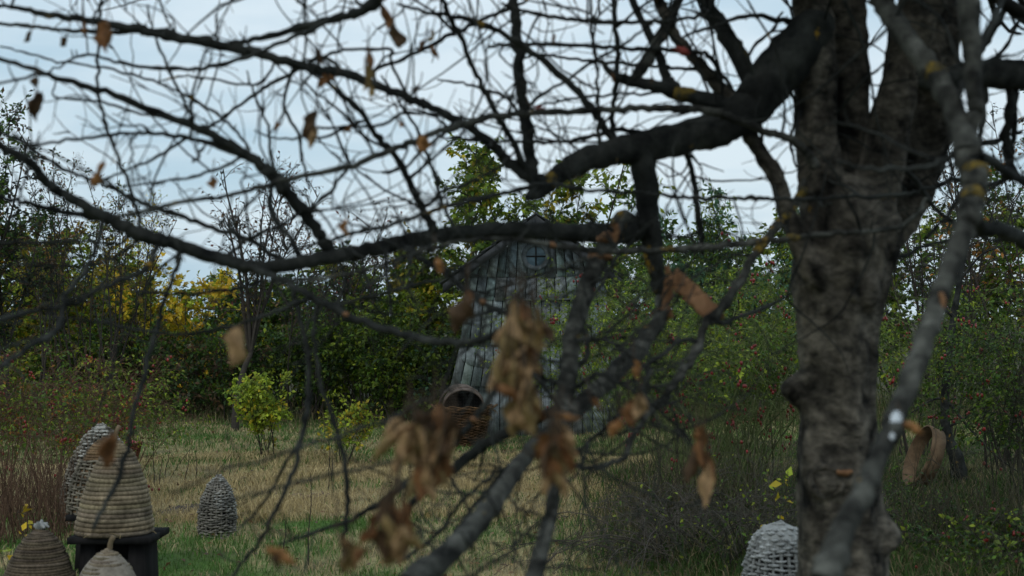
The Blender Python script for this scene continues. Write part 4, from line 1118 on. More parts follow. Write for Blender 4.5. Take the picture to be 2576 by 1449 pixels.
# name, parent, depth change to the tip (metres), points x,y,width in picture units from the attached end
BRANCHES = [
 ('T1', 4.66, 0.05, '2072,760,90 2072,640,118 2066,520,114 2062,400,108 2052,200,104 2042,20,96 2030,-160,84'),
 ('T2', 4.80, 0.05, '2130,760,100 2130,640,130 2132,480,126 2128,300,116 2122,150,112 2125,0,104 2130,-160,90'),
 ('T3', 4.72, -0.1, '2150,780,90 2172,640,120 2196,520,124 2222,400,112 2244,300,104 2268,190,96 2296,70,112 2330,-60,116 2350,-170,100'),
 ('T4', 4.95, 0.1, '2160,700,90 2225,590,110 2285,480,124 2326,330,136 2342,200,132 2338,60,138 2330,-100,130 2325,-180,110'),
 ('A', 4.66, -0.30, '2052,60,96 2005,120,112 1950,190,116 1895,262,106 1830,312,96 1760,338,86 1650,362,84 1560,380,72 1480,398,62 1420,430,52 1365,474,40 1330,500,26'),
 ('B0', 'A', 0.05, '1612,372,66 1620,440,62 1628,520,58 1636,580,56 1646,650,46 1658,720,36 1670,782,26'),
 ('B', 'B0', -0.85, '1634,560,54 1585,584,58 1520,588,52 1400,584,44 1288,578,40 1150,588,38 1000,612,40 880,640,38 760,660,36 650,672,34 560,656,34 450,620,34 350,588,36 285,556,34 210,516,28 150,483,25 117,455,24 67,403,22 0,368,20 -90,330,16'),
 ('C', 'A', -0.10, '1880,280,58 1855,270,50 1805,260,46 1755,247,40 1705,234,34 1665,222,32 1621,211,30 1571,200,26 1535,180,18 1508,152,9'),
 ('C2', 'C', 0.25, '1590,205,30 1610,178,30 1638,133,28 1661,93,26 1688,50,24 1710,-10,20 1725,-70,14'),
 ('U1', 4.58, 0.10, '2050,720,40 2024,640,56 1999,583,50 1975,520,46 1950,440,46 1921,395,44 1881,333,42 1848,267,40 1805,217,37 1755,160,34 1705,100,33 1671,33,32 1640,-50,28 1615,-120,22'),
 ('U2', 'A', 0.25, '1915,245,50 1881,187,46 1855,140,42 1815,67,42 1788,33,40 1755,-40,36 1730,-110,30'),
 ('U3', 'C', 0.2, '1705,236,34 1690,215,28 1675,190,26 1668,160,24 1638,100,22 1605,33,20 1580,-40,18 1560,-100,14'),
 ('V1', 'A', 0.15, '1350,486,40 1342,450,32 1335,400,30 1325,317,30 1311,233,28 1305,133,27 1295,33,26 1290,-60,22'),
 ('V2', 'A', 0.20, '1560,378,16 1538,317,13 1548,233,13 1551,133,14 1545,33,13 1540,-50,10'),
 ('V3', 'A', -0.15, '1510,390,12 1505,267,9 1501,167,9 1488,83,9 1486,20,8 1480,-40,7'),
 ('S2', 'A', -0.45, '1380,464,36 1320,436,32 1277,407,28 1244,370,25 1194,330,22 1144,300,20 1077,267,20 1027,247,20 944,217,22 877,190,23 744,160,23 644,133,23 600,123,25 500,103,25 393,83,26 333,70,23 200,47,18 127,37,16 40,20,12 -60,0,9'),
 ('S2b', 'S2', 0.12, '365,79,13 300,81,12 167,77,11 83,67,10 0,60,9 -70,52,7'),
 ('S3', 3.75, 0.25, '1010,-70,30 960,-10,28 910,28,25 857,43,22 777,63,18 644,97,14 583,108,11'),
 ('S3b', 'S3', -0.1, '840,46,14 794,70,13 727,97,11 664,127,10 600,150,7'),
 ('S1', 'B', -0.35, '836,642,32 804,590,30 770,543,30 720,483,31 680,440,29 643,407,27 570,360,24 500,323,21 383,277,19 250,227,18 150,197,15 100,180,13 0,150,11 -80,128,8'),
 ('S4', 'S2', 0.2, '877,190,10 811,143,10 761,170,9 677,213,9 644,237,8 600,267,9 560,297,8 517,323,7'),
 ('S4b', 'S2', -0.15, '1027,247,9 985,160,9 977,123,9 877,127,8 811,143,8 760,158,6'),
 ('S5', 'S2', 0.3, '940,216,9 951,173,10 1011,150,10 1077,117,11 1127,90,12 1157,77,11 1211,50,10 1261,30,9 1330,0,7'),
 ('S6', 'A', -0.25, '1345,470,20 1310,400,16 1277,333,15 1244,277,15 1211,213,14 1184,160,14 1161,100,14 1127,33,12 1100,-30,9'),
 ('S6b', 'A', -0.35, '1560,378,20 1528,330,19 1495,283,18 1455,230,18 1398,180,18 1355,140,18 1321,120,17 1288,97,16 1227,67,15 1177,47,13 1077,30,10 1000,10,7'),
 ('S7', 'B', -0.40, '1088,594,26 1084,566,22 1064,526,19 1041,483,18 1021,440,17 994,390,16 961,357,15 927,307,14 877,253,14 831,213,11 780,180,9 720,150,6'),
 ('S8', 4.46, -0.80, '2050,420,26 2025,377,23 1982,347,20 1932,333,19 1855,300,20 1788,281,21 1721,274,20 1621,273,18 1521,273,17 1405,280,16 1288,289,16 1227,297,17 1127,323,17 1044,353,17 977,380,16 877,417,15 744,447,14 644,472,13 560,495,11 483,503,12 383,527,13 283,548,9'),
 ('S9', 4.42, -0.75, '2330,500,10 2309,536,11 2265,570,13 2215,580,14 2132,584,15 2015,597,16 1932,606,17 1821,616,18 1721,626,18 1621,630,17 1488,630,16 1388,616,14 1288,602,12 1211,602,11 1111,617,10 1027,643,10 911,683,9 777,703,8 690,712,6'),
 ('S10', 4.44, -0.60, '2350,470,10 2265,490,11 2132,496,11 2032,503,11 1932,499,11 1855,500,11 1721,496,10 1621,487,10 1488,478,9 1371,464,11 1271,486,12 1177,510,12 1077,533,12 994,563,11 844,600,10 740,628,7'),
 ('S11', 'B', -0.75, '600,664,14 644,676,17 711,706,18 777,743,19 844,776,19 871,793,20 944,820,20 1027,843,20 1111,860,20 1177,863,20 1227,850,19 1261,830,17 1300,800,12'),
 ('S12', 'B', -0.3, '780,700,8 700,706,8 644,713,9 567,730,9 467,740,9 400,737,8 333,730,7'),
 ('S13', 'S11', -0.15, '790,748,11 727,770,11 644,803,10 567,823,10 467,840,9 367,833,8 267,813,8 167,803,7 80,800,5'),
 ('S14', 'S11', -0.3, '740,724,13 744,766,13 767,850,14 777,916,14 777,966,14 774,1033,14 757,1099,14 744,1166,13 717,1233,12 677,1316,11 644,1373,10 610,1416,9 570,1470,7'),
 ('S14b', 'S11', -0.2, '800,752,10 791,833,10 797,900,11 804,966,11 831,1033,12 851,1089,12 861,1139,13 874,1209,13 874,1283,13 867,1333,12 864,1383,10 860,1440,8'),
 ('S14c', 'S14', 0.1, '752,1110,9 711,1183,8 677,1243,8 644,1286,7 600,1330,5'),
 ('S15', 3.0, -0.25, '1150,965,8 1080,1000,9 1021,1029,9 977,1056,10 927,1069,10 861,1096,10 794,1113,10 744,1129,9 644,1163,8 567,1179,8 500,1213,7 433,1239,6'),
 ('S16', 3.0, -0.2, '1110,1110,9 1040,1140,9 964,1166,9 911,1179,9 827,1196,9 727,1219,8 644,1243,7 560,1260,5'),
 ('S20', 'S1', -0.2, '640,405,16 550,370,14 467,347,11 400,337,10 333,335,9 233,345,9 133,360,8 33,370,6 -40,372,5'),
 ('S21', 'S1', 0.2, '640,402,8 617,360,8 583,317,8 533,277,8 450,230,7 367,200,7 300,180,7 200,160,6 133,153,6 67,133,5 0,117,5'),
 ('S23', 'S2', -0.15, '650,136,12 633,140,12 567,160,11 500,170,10 417,172,10 350,167,9 283,153,8 217,140,8 160,160,6 120,185,4'),
 ('S24', 'S1', 0.15, '480,315,7 433,300,6 333,280,7 267,260,7 167,248,6 133,240,5 140,200,4'),
 ('S25', 'S2', 0.1, '700,150,7 644,213,7 533,200,6 467,190,6 400,205,4'),
 ('S26', 'S1', -0.1, '610,388,9 583,410,9 533,430,8 467,447,7 367,462,6 300,470,4'),
 ('S26b', 'S20', 0.1, '467,347,9 400,393,8 313,430,7 260,450,5'),
 ('S27', 'B', -0.2, '720,664,14 633,606,13 567,583,13 500,563,14 450,543,13 400,526,13 350,506,12 300,482,11 267,467,10 217,447,10 167,427,10 100,387,9 40,350,8 -30,310,6'),
 ('S30', 'B', 0.15, '360,590,12 345,530,11 327,473,10 300,410,10 283,360,9 263,300,9 247,233,9 247,133,8 253,33,8 256,-40,6'),
 ('S31', 'S1', 0.1, '490,318,9 477,277,8 440,213,8 420,160,8 393,100,7 380,60,6 370,10,5'),
 ('S32', 'S2', 0.1, '450,96,6 440,83,6 413,33,5 400,-10,4'),
 ('S33', 'B', -0.1, '290,560,12 190,540,15 100,520,15 30,503,13 -60,485,11'),
 ('S34', 'B', -0.1, '330,590,10 290,612,10 200,607,10 100,611,10 0,613,10 -80,613,8'),
 ('S35', 'B', -0.55, '400,606,16 383,643,15 367,673,16 333,693,16 283,713,14 233,736,14 183,766,15 117,776,15 60,790,14 0,803,14 -60,815,11'),
 ('S36', 'B', -0.6, '262,545,12 245,610,11 230,650,11 200,696,14 167,740,16 157,783,16 143,833,15 83,866,14 33,900,12 0,925,10 -40,950,8'),
 ('S37', 'B', -0.5, '455,625,14 450,650,14 440,683,12 423,730,11 407,773,12 397,816,14 380,873,14 367,933,14 352,980,13 334,1049,12 327,1106,12 317,1143,12 300,1199,12 267,1266,12 235,1330,11'),
 ('S38', 'B', -0.25, '978,612,18 974,633,13 972,670,12 977,716,10 981,766,8 984,800,5'),
 ('S39', 'B', -0.7, '1000,606,20 1044,640,16 1077,663,15 1111,683,18 1161,723,16 1211,756,15 1261,783,14 1300,800,12'),
 ('S40', 'B', -0.4, '840,648,8 870,700,8 851,766,9 911,750,10 977,736,10 1044,716,10 1127,696,8 1177,670,8 1227,653,6'),
 ('S41', 'B', -0.2, '915,632,9 911,660,8 927,716,8 935,760,5'),
 ('BL1', 'B0', -1.75, '1660,740,22 1664,790,34 1645,825,40 1605,878,45 1550,932,46 1480,1002,48 1400,1072,42 1340,1126,39 1290,1192,42 1240,1270,47 1180,1340,54 1100,1412,62 1020,1482,69'),
 ('BL2', 'B', -1.15, '1592,560,36 1566,548,40 1545,592,44 1515,640,40 1485,692,44 1466,750,44 1450,810,45 1436,860,42 1430,920,46 1424,985,44 1410,1060,42 1402,1125,38 1398,1200,33 1390,1265,34 1378,1330,38 1358,1400,44 1335,1480,46'),
 ('BL3', 'T1', -0.95, '2040,430,24 2015,483,22 1992,526,22 1949,576,22 1915,623,22 1881,670,23 1855,716,25 1825,762,24 1800,795,24 1772,815,22 1755,870,24 1731,916,23 1698,963,21 1660,1010,18 1605,1075,16 1571,1146,15 1538,1166,15 1488,1179,14 1438,1173,11 1400,1160,8'),
 ('BL3b', 'BL3', -0.1, '1755,866,16 1721,853,14 1688,876,12 1650,900,8'),
 ('BL3c', 'BL3', 0.15, '1785,812,12 1838,806,12 1932,771,10 1990,740,6'),
 ('S17', 'BL1', -0.35, '1420,1045,10 1330,930,12 1261,966,13 1227,1006,14 1191,1056,16 1164,1086,18 1127,1129,18 1077,1173,18 1027,1213,16 977,1249,15 927,1283,14 861,1316,12 777,1346,10 700,1366,7'),
 ('S18', 'BL1', -0.05, '1470,1008,28 1400,1036,28 1330,1060,28 1288,1080,28 1244,1103,28 1194,1136,28 1144,1173,26 1094,1213,23 1044,1259,17 1027,1290,13 1021,1366,10 1018,1410,7'),
 ('S19', 'BL1', 0.2, '1330,1130,10 1262,1190,9 1180,1290,9 1130,1360,9 1080,1420,8'),
 ('S19b', 'BL1', 0.25, '1300,1160,9 1230,1200,9 1150,1280,10 1090,1350,9 1000,1420,8'),
 ('S19c', 'BL2', -0.1, '1436,862,12 1480,850,11 1540,862,10 1600,900,9 1640,940,7'),
 ('S19d', 'BL2', -0.2, '1424,985,14 1500,940,13 1560,965,12 1620,1000,10 1690,1060,8 1740,1110,6'),
 ('S19e', 'BL2', -0.15, '1405,1110,12 1450,1133,11 1505,1093,11 1555,1046,12 1598,1006,13 1621,976,11 1640,930,8'),
 ('S19f', 'BL2', -0.15, '1452,800,16 1480,880,14 1430,950,14 1380,960,14 1340,920,12'),
 ('S19g', 'BL2', 0.1, '1455,790,8 1510,720,9 1550,650,9 1600,600,7'),
 ('S19h', 'BL2', 0.1, '1492,680,8 1430,676,8 1360,690,7 1288,716,7 1200,740,5'),
 ('RL1', 3.75, -0.45, '2180,-110,53 2215,-10,53 2255,60,53 2312,135,51 2368,215,53 2412,305,56 2436,385,71'),
 ('RL2', 'RL1', -0.75, '2436,380,69 2450,440,70 2446,500,62 2432,565,56 2404,640,53 2370,720,50 2345,800,51 2312,900,53 2280,990,53 2252,1060,53 2232,1105,50 2195,1180,54 2150,1280,59 2110,1370,66 2075,1460,74'),
 ('RL3', 'RL1', -0.1, '2420,370,16 2365,408,14 2299,424,12 2182,424,9 2105,404,7'),
 ('RL4', 'RL1', 0.1, '2430,350,40 2452,290,38 2450,230,42 2444,140,50 2434,30,56 2425,-80,52'),
 ('RL5', 'RL1', 0.5, '2420,330,26 2462,556,30 2515,576,38 2576,606,40 2660,640,38'),
 ('R1', 'T3', 0.2, '2290,190,66 2370,200,60 2440,188,64 2510,186,72 2600,190,76 2720,185,70'),
 ('R2', 'R1', 0.1, '2420,185,20 2465,133,17 2495,85,15 2525,33,14 2555,-40,11'),
 ('R3', 'R1', 0.1, '2470,185,10 2530,120,9 2560,60,8 2600,10,6'),
 ('R4', 'R1', -0.1, '2480,200,14 2475,300,13 2450,400,12 2400,520,11 2330,600,9'),
 ('R5', 'R1', 0.1, '2560,195,14 2550,330,13 2540,420,11 2500,470,9 2440,500,7'),
 ('R6', 'T3', 0.3, '2225,400,16 2290,440,14 2350,520,13 2400,560,11 2480,600,9 2560,610,6'),
 ('R7', 'T3', 0.2, '2185,640,12 2260,650,11 2320,620,10 2400,600,8 2470,560,6'),
 ('R8', 'RL4', 0.2, '2446,150,22 2480,90,20 2510,30,18 2530,-40,14'),
 ('R9', 'R1', 0.1, '2530,190,26 2545,260,24 2530,350,22 2550,430,20 2600,480,16'),
 ('R10', 'RL1', 0.3, '2436,380,26 2490,400,24 2540,440,24 2600,460,20'),
 ('R11', 'T4', 0.2, '2300,450,18 2350,470,16 2400,450,14 2470,470,12 2560,440,9'),
 ('R12', 'T4', 0.1, '2340,250,20 2390,330,18 2480,360,15 2570,330,10'),
 ('R13', 'RL1', 0.2, '2400,280,16 2430,200,14 2480,150,12 2540,140,9'),
 ('D1', 'A', 0.1, '1722,345,18 1728,383,16 1738,417,15 1750,483,16 1758,550,18 1765,606,17 1768,640,9'),
 ('H1', 'U1', -0.3, '1921,397,10 1900,200,9 1850,90,9 1788,42,10 1688,53,10 1588,57,11 1488,55,12 1421,47,11 1338,33,10 1260,10,7'),
 ('H2', 'U1', -0.3, '1830,245,14 1790,150,13 1755,133,12 1688,127,11 1588,122,11 1488,117,10 1388,113,11 1288,113,11 1230,118,7'),
 ('H3', 'U1', 0.2, '1860,285,11 1821,193,10 1721,173,10 1655,167,9 1571,160,9 1455,150,8 1365,140,7 1300,150,5'),
 ('H4', 'C', -0.2, '1660,222,9 1638,233,8 1555,238,7 1455,247,7 1355,267,7 1290,285,5'),
 ('H5', 'A', -0.25, '1640,340,14 1560,325,12 1521,333,12 1460,350,11 1400,358,9 1330,358,9 1220,352,7 1100,345,6'),
 ('H6', 'V1', -0.2, '1318,280,9 1360,240,9 1430,200,8 1500,150,8 1570,110,7 1640,60,5'),
 ('H7', 'V1', 0.2, '1325,320,9 1280,250,8 1230,230,8 1170,210,7 1100,200,5'),
 ('H8', 'T1', -0.3, '2040,60,14 1960,50,14 1870,40,12 1790,70,10 1720,90,7'),
 ('H9', 'U2', 0.1, '1870,165,9 1900,110,9 1940,80,8 1970,30,6'),
 ('H10', 'A', 0.3, '1960,200,9 1990,230,9 2000,290,8 1990,360,7 2005,420,6'),
 ('H11', 'T1', -0.25, '2060,330,9 2090,300,8 2140,240,7 2190,190,6 2235,150,5'),
 ('H12', 'S2', -0.1, '1144,300,9 1105,345,9 1060,380,8 1020,420,7 960,440,5'),
 ('H13', 'S7', 0.1, '927,307,8 890,310,8 830,340,8 780,345,7 700,350,6 640,330,4'),
 ('H14', 'S8', 0.2, '977,380,9 900,330,8 860,280,8 800,240,6 760,200,4'),
 ('H15', 'S8', -0.1, '1127,323,9 1090,290,8 1020,285,8 950,318,8 880,318,7 800,322,6'),
 ('H16', 'S7', 0.1, '1064,526,9 1120,480,9 1180,460,8 1240,430,7 1300,380,6'),
 ('H17', 'S1', 0.1, '720,483,9 690,430,9 680,360,8 670,300,7 640,240,6 620,180,4'),
 ('H18', 'S8', 0.2, '877,417,9 840,470,9 800,510,8 760,560,7'),
 ('H19', 'B', 0.1, '1150,585,10 1110,500,10 1090,430,9 1050,330,8 1000,250,7 960,190,5'),
 ('H20', 'S2', 0.15, '744,160,9 720,220,9 716,270,8 750,340,8 760,400,7 780,470,6'),
 ('H21', 'B', 0.2, '760,655,16 730,600,15 700,560,14 680,500,12 690,440,9'),
 ('H22', 'B', 0.1, '560,652,12 600,620,11 650,590,10 720,560,9 780,520,7 840,480,5'),
]
def parse(s):
    return np.array([[float(v) for v in p.split(',')] for p in s.split()])
rb = np.random.default_rng(77)
twig_src = []
FORK = []
def near_depth(par, x, y):
    pts, dep = BR_[par]
    f = np.linspace(0, len(pts) - 1, 200)
    xx = np.interp(f, range(len(pts)), pts[:, 0]); yy = np.interp(f, range(len(pts)), pts[:, 1])
    return float(np.interp(f[np.argmin((xx - x) ** 2 + (yy - y) ** 2)], range(len(pts)), dep))
for (nm, par, dd, s) in BRANCHES:
    a = parse(s)
    d0 = par if not isinstance(par, str) else near_depth(par, a[0, 0], a[0, 1])
    L = np.concatenate([[0], np.cumsum(np.hypot(np.diff(a[:, 0]), np.diff(a[:, 1])))]); L /= L[-1]
    dep = d0 + dd * L ** 1.1
    BR_[nm] = (a, dep)
    n = max(12, int(np.hypot(np.diff(a[:, 0]), np.diff(a[:, 1])).sum() / 14))
    ctrl = np.array([P(x, y, dz) for (x, y, w), dz in zip(a, dep)])
    pts = catmull(ctrl, n)
    u = np.linspace(0, len(a) - 1, n)
    w = np.interp(u, range(len(a)), a[:, 2]); dz = np.interp(u, range(len(a)), dep)
    rad = w / 2 * dz / FPX
    # crookedness and nodes
    jit = rb.normal(size=(n, 3)) * (0.0016 + np.minimum(rad, .008)[:, None] * 0.12); jit[0] = 0
    pts = pts + jit
    big = w.max() > 45
    knob = 1 + (0.015 if big else 0.07) * rb.normal(size=n) + (0 if big else 0.32) * (rb.random(n) < 0.07)
    rad = rad * np.clip(knob, 0.8, 1.5)
    sides = 26 if big else (10 if w.max() > 18 else 7)
    mb = MB()
    if big:
        th = np.arange(sides)
        rad2 = np.zeros((n, sides)); off = rb.random() * 50
        for k in range(n):
            zz = k * 14 / max(w[k], 30)
            for j in range(sides):
                q_ = Vector((math.cos(th[j] * 2 * math.pi / sides) * 1.2, math.sin(th[j] * 2 * math.pi / sides) * 1.2, zz * 0.75 + off))
                rad2[k, j] = rad[k] * (1 + 0.16 * mnoise.noise(q_) + 0.07 * mnoise.noise(q_ * 3.3) + 0.03 * mnoise.noise(q_ * 8))
        tubes(mb, pts[None], rad2[None], sides)
    else:
        tubes(mb, pts, rad, sides, cap=True)
    if nm in ('T1', 'T2', 'T3', 'T4', 'U1'):
        FORK.append((pts, rad2 if big else rad, sides))
    else:
        mb.build('limb' if big else 'branch', M['limb_bark' if nm in ('BL1', 'BL2', 'BL3', 'RL1', 'RL2', 'RL4', 'S8', 'S9', 'C2') else 'bark'], tree)
    twig_src.append((nm, pts, rad, a))

# trunk: one rough mass with swellings
def trunk_mesh():
    prof = [(2130, 2160, 420), (2126, 2060, 330), (2122, 1800, 262), (2120, 1600, 240), (2120, 1418, 226), (2114, 1250, 204), (2108, 1100, 190), (2104, 960, 188), (2102, 860, 196), (2106, 760, 214), (2114, 690, 236), (2122, 630, 256), (2128, 585, 258), (2130, 540, 236), (2130, 500, 200), (2130, 465, 150), (2130, 440, 60), (2130, 436, 4)]
    n, seg = 150, 72
    pa = np.array(prof, float); u = np.linspace(0, len(pa) - 1, n)
    cx, cy, cw = (np.interp(u, range(len(pa)), pa[:, k]) for k in range(3))
    v = np.zeros((n, seg, 3))
    bumps = [(2030, 1120, 24, 90, 14), (2170, 720, 30, 26, 22), (2075, 1180, 34, 20, 26), (2020, 700, 26, 60, 16), (2150, 900, 40, 50, 10)]
    for i in range(n):
        c = P(cx[i], cy[i], TD); r0 = cw[i] / 2 / S(TD)
        for j in range(seg):
            a = 2 * math.pi * j / seg
            dx, dy = math.cos(a), math.sin(a)
            q = Vector((dx * 1.4, dy * 1.4, c[2] * 2.2))
            r = r0 * (1 + 0.09 * mnoise.noise(q) + 0.05 * mnoise.noise(q * 3.1) + 0.035 * mnoise.noise(Vector((dx * 7, dy * 7, c[2] * 16))) + 0.02 * mnoise.noise(Vector((dx * 16, dy * 16, c[2] * 40))))
            r += r0 * 0.05 * math.sin(a * 5 + c[2] * 1.5)
            px_, py_ = cx[i] + dx * r0 * S(TD), cy[i]
            if dy < 0.35:
                for (bx, by, sx, sy, amt) in bumps:
                    r += amt / S(TD) * math.exp(-((px_ - bx) / sx) ** 2 - ((py_ - by) / sy) ** 2)
            v[i, j] = (c[0] + dx * r, c[1] + dy * r, c[2])
    i = np.arange(n * seg).reshape(n, seg)
    q = np.stack([i[:-1], np.roll(i[:-1], -1, 1), np.roll(i[1:], -1, 1), i[1:]], -1).reshape(-1, 4)
    vv = np.concatenate([v.reshape(-1, 3), [v[0].mean(0), v[-1].mean(0)]])
    nn_ = n * seg
    t = [(i[0][(j + 1) % seg], i[0][j], nn_) for j in range(seg)] + [(i[-1][j], i[-1][(j + 1) % seg], nn_ + 1) for j in range(seg)]
    mb = MB(); mb.add(vv, q=q, t=t)
    return mb
mb = trunk_mesh()
for (x, y, dd_, r_) in ((2006, 985, -.02, .050), (1990, 978, -.03, .036), (2196, 1345, -.03, .075), (2226, 1350, -.03, .055), (2175, 735, -.10, .055), (2075, 1205, -.10, .060), (2060, 690, -.09, .06)):
    ball(mb, P(x, y, TD + dd_), r_, None, 1.15, 14, 10)
for pts, rr, sd_ in FORK:
    tubes(mb, pts[None], rr[None], sd_, cap=True)
tmp = mb.build('trunk', M['trunk_bark'], None)
md = tmp.modifiers.new('r', 'REMESH'); md.mode = 'VOXEL'; md.voxel_size = 0.0125; md.use_smooth_shade = True
md = tmp.modifiers.new('s', 'SMOOTH'); md.factor = 0.5; md.iterations = 9
bpy.context.view_layer.update()
me = bpy.data.meshes.new_from_object(tmp.evaluated_get(bpy.context.evaluated_depsgraph_get()))
bpy.data.objects.remove(tmp)
nv = len(me.vertices); co = np.zeros(nv * 3); no = np.zeros(nv * 3)
me.vertices.foreach_get('co', co); me.vertices.foreach_get('normal', no); co = co.reshape(-1, 3); no = no.reshape(-1, 3)
dsp = np.array([0.007 * mnoise.noise(Vector((c[0] * 26, c[1] * 26, c[2] * 11))) + 0.005 * mnoise.noise(Vector((c[0] * 60, c[1] * 60, c[2] * 24))) for c in co])
me.vertices.foreach_set('co', (co + no * dsp[:, None]).ravel()); me.update()
me.polygons.foreach_set('use_smooth', np.ones(len(me.polygons), bool))
me.name = 'trunk'
if not me.materials:
    me.materials.append(M['trunk_bark'])
obj('trunk', me, tree)
# scars of old branches on the trunk
def scar(x, y, rx, rz, dfront):
    c = P(x, y, dfront); mb = MB(); th = np.linspace(0, 2 * math.pi, 31)
    for k, (f, g) in enumerate(((1.0, .012), (0.66, .010))):
        pts = np.stack([c[0] + f * rx * np.cos(th), c[1] + .012 * np.sin(th * 3 + k) - .004 + .02 * k, c[2] + f * rz * np.sin(th)], -1); pts[-1] = pts[0]
        tubes(mb, pts[None], (g * (1 + .3 * np.sin(th * 2 + k)))[None], 8)
    o = mb.build('branch_scar', M['trunk_bark'], tree)
    mb = MB(); seg = 20; th = np.arange(seg) * 2 * math.pi / seg
    mb.add(np.concatenate([np.stack([c[0] + .6 * rx * np.cos(th), np.full(seg, c[1] + .016), c[2] + .6 * rz * np.sin(th)], -1), [[c[0], c[1] + .03, c[2]]]]), t=[(k, (k + 1) % seg, seg) for k in range(seg)])
    mb.build('hollow', M['void'], o)
scar(2078, 1212, 0.050, 0.048, TD - 0.130)
scar(2166, 728, 0.036, 0.036, TD - 0.128)

# torn, orange wood where limbs have snapped
def torn(pl, dep, name='torn_wood', sides=8):
    a = parse(pl); ctrl = np.array([P(x, y, dep) for x, y, w in a]); n = 22
    pts = catmull(ctrl, n); w = np.interp(np.linspace(0, len(a) - 1, n), range(len(a)), a[:, 2]) / 2 * dep / FPX
    mb = MB(); rr = w[:, None] * (1 + 0.16 * rb.normal(size=(n, sides))) * np.where(np.arange(sides) % 4 == 1, .62, 1)[None]
    tubes(mb, pts[None], rr[None], sides, cap=True)
    return mb.build(name, M['torn_wood'], tree, False)
dB = near_depth('B0', 1660, 740)
def plate(quadpx, dep, thick, name='torn_splinter'):
    """thick splintered slab with a ragged surface"""
    (x0, y0), (x1, y1), w0, w1 = quadpx
    n, m_ = 16, 6; dx, dy = x1 - x0, y1 - y0; L = math.hypot(dx, dy); nxp, nyp = -dy / L, dx / L
    V = []
    for face in (0, 1):
        for i in range(n):
            f = i / (n - 1); w = w0 + (w1 - w0) * f
            for j in range(m_):
                g = (j / (m_ - 1) - .5) * w * (1 + 0.12 * rb.normal() * (j in (0, m_ - 1)))
                p = P(x0 + dx * f + nxp * g, y0 + dy * f + nyp * g, dep - 0.05 * f)
                bow = .010 * math.sin(f * 3) + 0.004 * rb.normal()
                V.append(p + np.array([0, (thick if face else 0) + bow, 0]))
    idx = np.arange(2 * n * m_).reshape(2, n, m_); q = []
    for i in range(n - 1):
        for j in range(m_ - 1):
            q.append((idx[0, i, j], idx[0, i, j + 1], idx[0, i + 1, j + 1], idx[0, i + 1, j])); q.append((idx[1, i, j], idx[1, i + 1, j], idx[1, i + 1, j + 1], idx[1, i, j + 1]))
        q.append((idx[0, i, 0], idx[0, i + 1, 0], idx[1, i + 1, 0], idx[1, i, 0])); q.append((idx[0, i, -1], idx[1, i, -1], idx[1, i + 1, -1], idx[0, i + 1, -1]))
    for e in (0, n - 1):
        for j in range(m_ - 1):
            q.append((idx[0, e, j], idx[1, e, j], idx[1, e, j + 1], idx[0, e, j + 1]))
    mb = MB(); mb.add(V, q=q)
    return mb.build(name, M['torn_wood'], tree, False)
plate(((1690, 690), (1802, 796), 42, 46), dB - 0.12, 0.02)
torn('1778,800,22 1800,796,34 1818,786,22', dB - 0.19)
torn('1678,668,10 1683,700,22 1678,750,26 1668,800,30 1680,806,8', dB - 0.05)
torn('1652,790,20 1676,780,34 1690,800,14', dB - 0.07)
d2 = near_depth('BL2', 1515, 640)
torn('1480,652,22 1505,644,40 1540,648,16', d2 - 0.03)
torn('1500,604,14 1530,596,30 1556,600,10', d2 - 0.02)
torn('1546,560,16 1551,580,18 1545,610,10', d2 - 0.03)
d3 = near_depth('RL2', 2280, 1073)
torn('2262,1066,14 2286,1072,26 2306,1082,14', d3 - .01)
torn('2366,736,12 2372,760,14 2362,800,10', near_depth('RL2', 2360, 760) - .028)
torn('2105,1188,12 2128,1190,18 2145,1186,8', TD - .155)
for (x, y, b_) in ((871, 792, 'S11'), (1215, 760, 'S39'), (1190, 1056, 'S17'), (1330, 1128, 'BL1'), (1606, 892, 'BL1'), (1446, 1140, 'BL2'), (1440, 900, 'BL2'), (1004, 604, 'B'), (1110, 682, 'S39'), (1440, 440, 'A'), (1390, 616, 'S9')):
    dd_ = near_depth(b_, x, y); s_ = 1.0
    torn(f'{x-8},{y-4},10 {x},{y},20 {x+9},{y+4},10', dd_ - .012, 'cut_mark', 6)
for (b_, u0, u1, f_) in (('RL2', .055, .085, 1.05), ('RL2', .125, .150, 1.05), ('BL3', .05, .075, 1.15), ('BL3', .105, .135, 1.12), ('BL3', .20, .225, 1.12), ('C', .35, .50, 1.06), ('A', .84, .88, 1.06), ('RL1', .55, .60, 1.04), ('S9', .28, .295, 1.25)):
    for (nm, pts, rad, a) in twig_src:
        if nm == b_:
            i0 = int(u0 * len(pts)); i1 = max(i0 + 4, int(u1 * len(pts)) + 1)
            pp = catmull(pts[i0:i1], 12); rr = np.interp(np.linspace(0, 1, 12), np.linspace(0, 1, i1 - i0), rad[i0:i1])
            env = np.sin(np.linspace(0.12, math.pi - .12, 12)) ** .35
            off = np.array([0.0, -0.22, 0.12]) * rr.mean()
            nz = np.array([[mnoise.noise(Vector((i_ * .45, math.cos(j_ * .5236) * 1.6 + u0 * 90, math.sin(j_ * .5236) * 1.6))) for j_ in range(12)] for i_ in range(12)])
            rn = (rr * f_ * env)[:, None] * (0.95 + .30 * nz)
            mb = MB(); tubes(mb, (pp + off)[None], rn[None], 12, cap=True); mb.build('lichen_patch', M['lichen'], tree)
